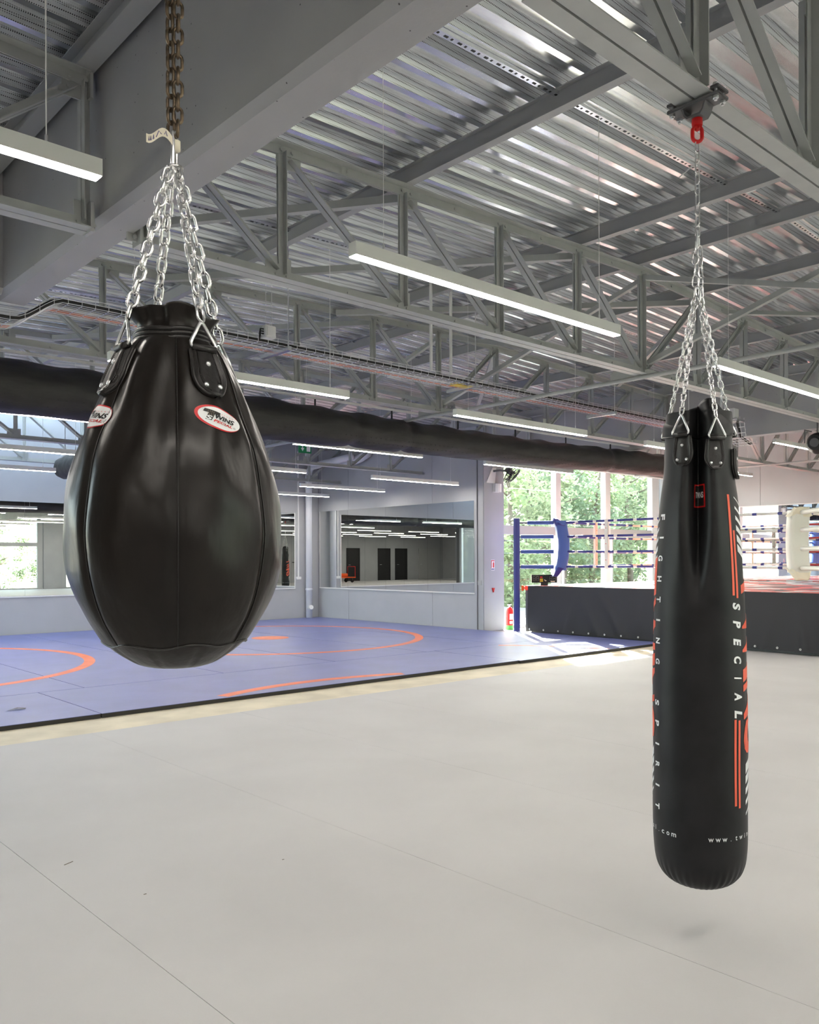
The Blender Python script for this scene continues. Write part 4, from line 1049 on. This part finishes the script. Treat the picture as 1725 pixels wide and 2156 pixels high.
# ------------------------------------------------------------------ long heavy bag
HX, HY = 2.945, 1.625
hb = empty('heavy_punching_bag', (HX, HY, 0)); tag(hb, 'long black heavy bag with orange and white lettering on the right', 'punching bag')
hc = V((-HX, -HY, 0)).normalized(); hr = V((-hc.y, hc.x, 0))
HT = [(.165, .0), (.170, .055), (.182, .1), (.205, .132), (.245, .155), (.30, .1655), (.40, .169), (.70, .169), (1.0, .1665), (1.17, .163), (1.30, .158), (1.42, .152), (1.52, .146), (1.61, .138), (1.70, .126), (1.80, .120), (1.88, .116), (1.93, .112), (1.965, .105)]
def hb_pt(phi, z, off=0.0):
    r = interp(HT, z)
    cr = smoothstep(1.18, 1.56, z)
    d = (phi+PI) % (2*PI)-PI; d += .02
    r -= .075*cr*math.exp(-(d/(.10+.12*cr))**2)
    r += .010*cr*(math.exp(-((abs(d)-.38)/.2)**2))
    r += .0016*math.sin(phi*3+z*9)*math.sin(z*5+1)
    lo = smoothstep(.30, .19, z); r *= 1+.014*lo*math.sin(phi*34)
    top = smoothstep(1.78, 1.93, z); r *= 1+top*(.04*math.cos(2*d+PI)+.03*math.sin(5*phi+1))
    r = max(r, .002)+off
    return hc*(r*math.cos(phi))+hr*(r*math.sin(phi))+up*z
def hb_n(phi, z):
    a = hb_pt(phi+.01, z)-hb_pt(phi-.01, z); b = hb_pt(phi, z+.004)-hb_pt(phi, z-.004); return a.cross(b).normalized()
def hb_nr(phi, z): return hc*math.cos(phi)+hr*math.sin(phi)
zz = [.166+.16*(i/22)**1.6 for i in range(23)]+[.326+(1.93-.326)*i/150 for i in range(1, 151)]
rows = [[hb_pt(2*PI*j/220-PI, z) for j in range(220)] for z in zz]
mb = MB().grid(rows, True); mb.f.append(tuple(range(220))[::-1]); mb.mi.append(0); mb.build('bag_body', 'vinyl_black', hb, True)
# folded collar
rows = []
for i in range(14):
    t = i/13; row = []
    for j in range(120):
        a = 2*PI*j/120-PI; d = a
        z = 1.845+.10*t+(.018*math.sin(2*a+.8)+.012*math.sin(3*a))*t - .012*math.cos(a)*(1-t)
        p = hb_pt(a, min(z, 1.95)); p.z = z
        q = V((p.x, p.y, 0)); k = (1.035+.03*math.sin(3*a+.5))*(1+.05*math.sin(PI*min(1, t*1.2))-.22*t*t)
        row.append(q*k+up*z)
    rows.append(row)
rows += [[p-V((p.x, p.y, 0))*.12+up*(-.02*i) for p in rows[-1]] for i in range(1, 4)]
MB().grid(rows, True).build('collar', 'vinyl_black', hb, True)
rim = [p+V((p.x, p.y, 0))*.01 for p in rows[0]]
MB().tube(rim, .003, 6, True).build('collar_hem', 'leather_tab', hb, True)
HAP = up*2.37
hl = link_mesh('chain_link', .0375, .0215, .0030, 'chain_zinc')
for kk, (deg, zt) in enumerate(((-25, 1.845), (26, 1.828), (128, 1.86), (-128, 1.86), (84, 1.80))):
    ph = math.radians(deg); L, Wd = .110, .072
    P = surf_tab(hb, lambda p, z: (hc*math.cos(p)+hr*math.sin(p))*(interp(HT, z)+.004)+up*z, hb_nr, ph, zt-.01, L, Wd, lambda z: interp(HT, z), 1.0, 'leather_tab')
    if deg == 84: continue
    side = (hc*-math.sin(ph)+hr*math.cos(ph)); out = hc*math.cos(ph)+hr*math.sin(ph)
    bc = P(0, 0, .012)+up*.004; ap = bc+(HAP+out*.01-bc).normalized()*.078+out*.006
    bc = bc+out*.012; ap = ap+out*.014
    tri_ring(hb, bc, side, ap, .072, .004)
    MB().tube([bc-side*.028, bc+side*.028], .0085, 10).build('tab_loop', 'leather_tab', hb, True)
    chain(ap, HAP+out*.014, hl, .0262, hb, 'chain_link', kk*.6)
sl = link_mesh('chain_link', .050, .024, .0030, 'chain_zinc')
chain(up*2.955, up*2.60, sl, .0395, hb, 'chain_link', .35, .05)
chain(up*2.56+hr*.008, HAP+hr*.012, sl, .0395, hb, 'chain_link', .9); chain(up*2.58-hr*.008, HAP-hr*.010, sl, .0395, hb, 'chain_link', .1)
ql = link_mesh('quick_link', .072, .034, .0038, 'zinc')
for z, a in ((2.582, .3), (2.375, 1.2)):
    o = link('quick_link', ql, hb); o.location = up*z; o.rotation_euler.z = a
    MB().tube([(.0132, 0, -.012), (.0132, 0, .012)], .006, 6).build('sleeve_nut', 'zinc', o)
MB().tube([V((0, 0, 2.865))-hr*.065-up*.035, V((0, 0, 2.865))-hr*.02, V((0, 0, 2.865))], .0028, 6).build('split_pin', 'zinc', hb, True)
# prints
def strip(phi, wd, z0, z1, mn, name='stripe', n=40, skew=0.0):
    rows = []
    for i in range(n+1):
        z = z0+(z1-z0)*i/n
        rows.append([hb_pt(phi+(u*wd)/interp(HT, z), z-skew*u*wd, .0012) for u in (-.5, -.25, 0, .25, .5)])
    return MB().grid(rows).build(name, mn, hb, True)
DG = math.radians
def vtext(txt, phi, z0, z1, cap, mn, shear=0, bold=.0):
    n = len(txt); stp = (z0-z1)/(n-1)
    for i, c in enumerate(txt):
        if c == ' ': continue
        zc = z0-stp*i
        wdt = {'I': cap*.22}.get(c, cap*.68)
        wrap_text(c, cap, lambda x, y: hb_pt(phi+(y-cap/2)/interp(HT, zc), zc-(x-wdt/2), .0013), 'printed_letter', mn, hb, bold, shear, fit=(wdt, cap), cut=.010)
vtext('FIGHTING SPIRIT', DG(-61), 1.543, .470, .031, 'white_print', bold=.0011)
vtext('SPECIAL', DG(52), 1.215, .829, .042, 'white_print', .2, .0019)
strip(DG(47), .011, 1.255, 1.62, 'orange_print'); strip(DG(54), .011, 1.245, 1.49, 'orange_print')
strip(DG(46.5), .011, .50, .81, 'orange_print'); strip(DG(53.5), .011, .49, .806, 'orange_print')
def bars(phi, z0, step, ths, wd, sk):
    z = z0
    for t in ths:
        rows = []
        for u in [i/6-.5 for i in range(7)]:
            rows.append([hb_pt(phi+u*wd/.16, z-sk*u*wd-v*t, .0013) for v in (0, .25, .5, .75, 1)])
        MB().grid(rows).build('slash_mark', 'white_print', hb, True); z -= step
bars(DG(74), 1.595, .0345, (.005, .010, .015, .020, .025, .028), .075, .5); bars(DG(82), .66, .044, (.036, .028, .022, .016, .010), .075, -.5)
bars(DG(-84), 1.52, .0345, (.008, .012, .016, .020, .025, .028), .07, -.6); bars(DG(-84), .66, .038, (.030, .025, .020, .015, .010), .06, -.9)
for ph in (DG(98), DG(-104)):
    for i, (c, za, zb) in enumerate((('T', 1.37, 1.23), ('W', 1.22, 1.02), ('I', 1.01, .965), ('N', .955, .83), ('S', .82, .69))):
        wrap_text(c, .2, lambda x, y: hb_pt(ph+(y-.10)/.165, za-x+(y-.1)*.25, .0013), 'printed_letter', 'orange_print', hb, .004, 0, fit=(za-zb, .20), cut=.014)
ap_ = .0165
for txt, deg0 in (('www.twinsspecial.com', 13), ('www.twinsspecial.com', 166)):
    for i, c in enumerate(txt):
        ph = DG(deg0+8.55*i); k = {'.': (.2, .2), 'i': (.22, 1.3), 'l': (.2, 1.35), 't': (.55, 1.25), 'w': (1.15, 1), 'm': (1.15, 1), 'p': (.8, 1.3)}.get(c, (.8, 1))
        cw, chh = ap_*k[0], ap_*k[1]*.78; z0 = .378-(chh-ap_*.78 if c == 'p' else 0)
        wrap_text(c, ap_, lambda x, y: hb_pt(ph+(x-cw/2)/.169, z0+y, .0013), 'printed_letter', 'white_print', hb, .0002, fit=(cw, chh), cut=.006)
# sewn label in the crease
lb = [[hb_pt(DG(-9)+DG(20)*i/8, 1.66-.085*k/4, .004) for i in range(9)] for k in range(5)]
o = MB().grid(lb).build('sewn_label', 'red_paint', hb, True)
lb = [[hb_pt(DG(-7.6)+DG(17)*i/8, 1.655-.075*k/4, .006) for i in range(9)] for k in range(5)]
o2 = MB().grid(lb).build('label_field', 'black', o, True)
wrap_text('TWINS', .02, lambda x, y: hb_pt(DG(-6.5)+DG(15)*x/.03, 1.61+y, .0085), 'label_letters', 'white_print', o, .0004, fit=(.03, .022), cut=.004)
# beam clamp with red swivel
cl = empty('beam_clamp', (HX, HY, 3.1)); tag(cl, 'dark steel beam clamp with red swivel eye above the long bag', 'clamp')
MB().bbox((-.04, -.105, -.018), (.04, .105, -.004), .003).build('lower_plate', 'steel_dark', cl)
for s in (-1, 1): MB().bbox((-.04, s*.072, .008), (.04, s*.105, .02), .002).build('upper_plate', 'steel_dark', cl)
for sx in (-1, 1):
    for sy in (-1, 1):
        p = (sx*.026, sy*.088); MB().tube([(p[0], p[1], -.035), (p[0], p[1], .03)], .006, 8).bolt((p[0], p[1], -.018), (0, 0, -1), .011, .010).bolt((p[0], p[1], .02), (0, 0, 1), .011, .010).build('clamp_bolt', 'zinc', cl)
MB().extrude([(-.05, 0), (-.04, -.03), (-.028, -.045), (.028, -.045), (.04, -.03), (.05, 0), (.042, 0), (.034, -.026), (.024, -.037), (-.024, -.037), (-.034, -.026), (-.042, 0)], (-.03, 0, -.016), (.03, 0, -.016), (0, 1, 0), (0, 0, 1)).build('yoke', 'steel_dark', cl)
MB().lathe([(.019, -.086), (.020, -.08), (.020, -.056), (.017, -.052)], (0, 0, 0), 20).build('swivel_body', 'red_paint', cl, 40)
MB().tube([rt*(.012*math.cos(a*PI/8)*.4)+fw*(.012*math.cos(a*PI/8))*0+V((0, 0, -.088-.012*math.sin(a*PI/8))) for a in range(9)], .008, 8).build('swivel_eye', 'red_paint', cl, True)
o = link('swivel_ring', link_mesh('swivel_ring', .072, .050, .0072, 'red_paint', 10, 8), cl); o.location = (0, 0, -.117); o.rotation_euler.z = math.atan2(rt.y, rt.x)

# ------------------------------------------------------------------ outside: ground and trees
o = MB().box((12.7, Y_GLASS+.3, -.3), (80, 90, -.12)).build('trim_5', 'outside_ground'); struct(o, 'bright ground outside the ring windows')
o = MB().box((-60, -90, -.3), (80, Y_SOUTH-.3, -.12)).build('trim_6', 'outside_ground'); struct(o, 'bright ground outside the near glazed doors')
def tree(x, y, h, rad, nleaf, mn, label, seed, low=.05, ls=1.0):
    rnd = random.Random(seed); e = empty('garden_tree', (x, y, -.12)); tag(e, label, 'tree', 'trees outside the windows')
    tr = [(0, 0, 0), (rnd.uniform(-.1, .1), rnd.uniform(-.1, .1), h*.4), (rnd.uniform(-.3, .3), rnd.uniform(-.3, .3), h*.9)]
    MB().tube(tr, [.13, .10, .03], 8).build('trunk', 'bark', e, True)
    br = MB()
    for k in range(9):
        z = h*rnd.uniform(.2, .8); a = rnd.uniform(0, 2*PI); L = rad*rnd.uniform(.5, .9); br.tube([(0, 0, z), (L*.5*math.cos(a), L*.5*math.sin(a), z+.2), (L*math.cos(a), L*math.sin(a), z+.5)], [.04, .025, .008], 5)
    br.build('branches', 'bark', e, True)
    mb = MB(); cl_ = []
    for k in range(int(26*rad*h/6)):
        a = rnd.uniform(0, 2*PI); rr = rad*math.sqrt(rnd.random()); z = h*rnd.uniform(low, 1.0)
        rr *= math.sqrt(max(.05, 1-((z/h-.5)/.62)**2)); cl_.append((rr*math.cos(a), rr*math.sin(a), z, rnd.uniform(.25, .6)))
    for k in range(nleaf):
        c = rnd.choice(cl_); p = V((c[0]+rnd.gauss(0, c[3]*.55), c[1]+rnd.gauss(0, c[3]*.55), max(.02, min(h, c[2]+rnd.gauss(0, c[3]*.5)))))
        u = V((rnd.gauss(0, 1), rnd.gauss(0, 1), rnd.gauss(0, .6))).normalized(); v = u.cross(V((rnd.gauss(0, 1), rnd.gauss(0, 1), rnd.gauss(0, 1)))).normalized(); s = rnd.uniform(.06, .115)*ls
        mb.add([p-u*s, p+v*s*.5, p+u*s, p-v*s*.5], [(0, 1, 2, 3)])
    stuff(mb.build('foliage', mn, e))
LF = ['leaf_a', 'leaf_b', 'leaf_c']
TR = [(20.3, 17.6, 5.0, 1.5, 'leafy tree outside, seen left of the blue ring post'), (22.6, 18.8, 5.2, 1.7, 'leafy tree outside, seen beside the column'), (25.0, 19.2, 5.3, 1.8, 'leafy tree outside the left window bay'),
      (27.4, 19.6, 5.6, 1.9, 'leafy tree outside the middle window bay'), (29.9, 19.5, 6.4, 1.9, 'leafy tree outside the right window bay'), (32.6, 20.0, 7.0, 2.0, 'tall leafy tree outside the right window bay'), (35.4, 20.5, 7.2, 2.0, 'tall leafy tree beyond the window corner'),
      (24.0, 22.5, 6.2, 2.2, 'tall tree in the second row outside the windows'), (29.0, 24.0, 8.0, 2.6, 'tall tree at the back outside the middle windows'), (34.0, 25.0, 8.5, 2.6, 'tall tree at the back outside the right windows')]
for i, (x, y, h, r, l) in enumerate(TR): tree(x, y, h, r, int(5200*h*r/9), LF[i % 3], l, 20+i)
BR = ['far left', 'left', 'middle left', 'middle', 'middle right', 'right', 'far right']
for i in range(7): tree(23.5+4.6*i, 29.5+1.2*(i % 2), 11.5+.8*(i % 3), 3.2, 11000, LF[(i+1) % 3], 'very tall tree in the last row outside the windows, %s one' % BR[i], 120+i, .05, 1.9)
TS = [(2.5+2.9*i, -15.8-.9*(i % 2), 5.6+.5*(i % 3), 1.9, 'leafy tree outside the near glazed doors seen only by reflection') for i in range(7)]
for i, (x, y, h, r, l) in enumerate(TS): tree(x, y, h, r, 5200, ('leaf_c', 'leaf_d')[i % 2], l, 60+i)
for i, (x, y, h, r) in enumerate(((-11.0, 9.0, 4.0, 1.6), (-11.2, 13.5, 4.0, 1.7))): tree(x, y, h, r, 2600, LF[i], 'leafy tree beyond the left glazing seen only by reflection', 80+i)
o = MB().box((-30, 6.3, -.3), (X_LEFT-.1, 30, -.12)).build('trim_8', 'outside_ground'); struct(o, 'ground beyond the left glazing')

# ------------------------------------------------------------------ things seen only in the mirrors
e = empty('tool_cart', (-7.2, -7.6, 0)); tag(e, 'orange four-wheeled cart reflected in the long mirror', 'cart')
MB().bbox((-.8, -.4, .28), (.8, .4, .34), .01).build('deck', 'orange_paint', e)
for s in (-1, 1): MB().tube([(s*.78, -.36, .34), (s*.78, -.36, .95), (s*.78, .36, .95), (s*.78, .36, .34)], .018, 8).build('rail', 'red_paint', e, True)
for sx in (-1, 1):
    for sy in (-1, 1): MB().lathe([(.04, -.03), (.12, -.025), (.13, 0), (.12, .025), (.04, .03)], (sx*.6, sy*.3, .13), 18, 'y').build('wheel', 'black', e, 40); MB().box((sx*.6-.02, sy*.3-.04, .13), (sx*.6+.02, sy*.3+.04, .29)).build('fork', 'steel_dark', e)
MB().tube([(-.5, -.1, .45), (.5, .1, .45)], .1, 12).build('load_roll', 'orange_paint', e, 40)
e = empty('steel_rack', (-4.9, -7.9, 0)); tag(e, 'dark steel rack reflected in the long mirror', 'rack')
for sx in (-.5, .5):
    for sy in (-.3, .3): MB().box((sx-.02, sy-.02, 0), (sx+.02, sy+.02, 1.75)).build('upright', 'black', e)
MB().box((-.55, -.35, 1.2), (.75, .35, 1.24)).build('shelf', 'black', e); MB().box((-.5, -.3, .5), (.5, .3, .54)).build('shelf', 'black', e)
MB().bbox((-.3, -.2, 1.24), (.1, .25, 1.8), .03).build('seat_pad', 'black_cloth', e)
e = MB().bbox((-.6, -.4, 0), (.6, .4, 1.1), .05).build('covered_stack', 'black_cloth'); e.location = (16.2, -8.6, 0); tag(e, 'stack under a black cover beside the near doors, seen in the back mirror', 'stack')
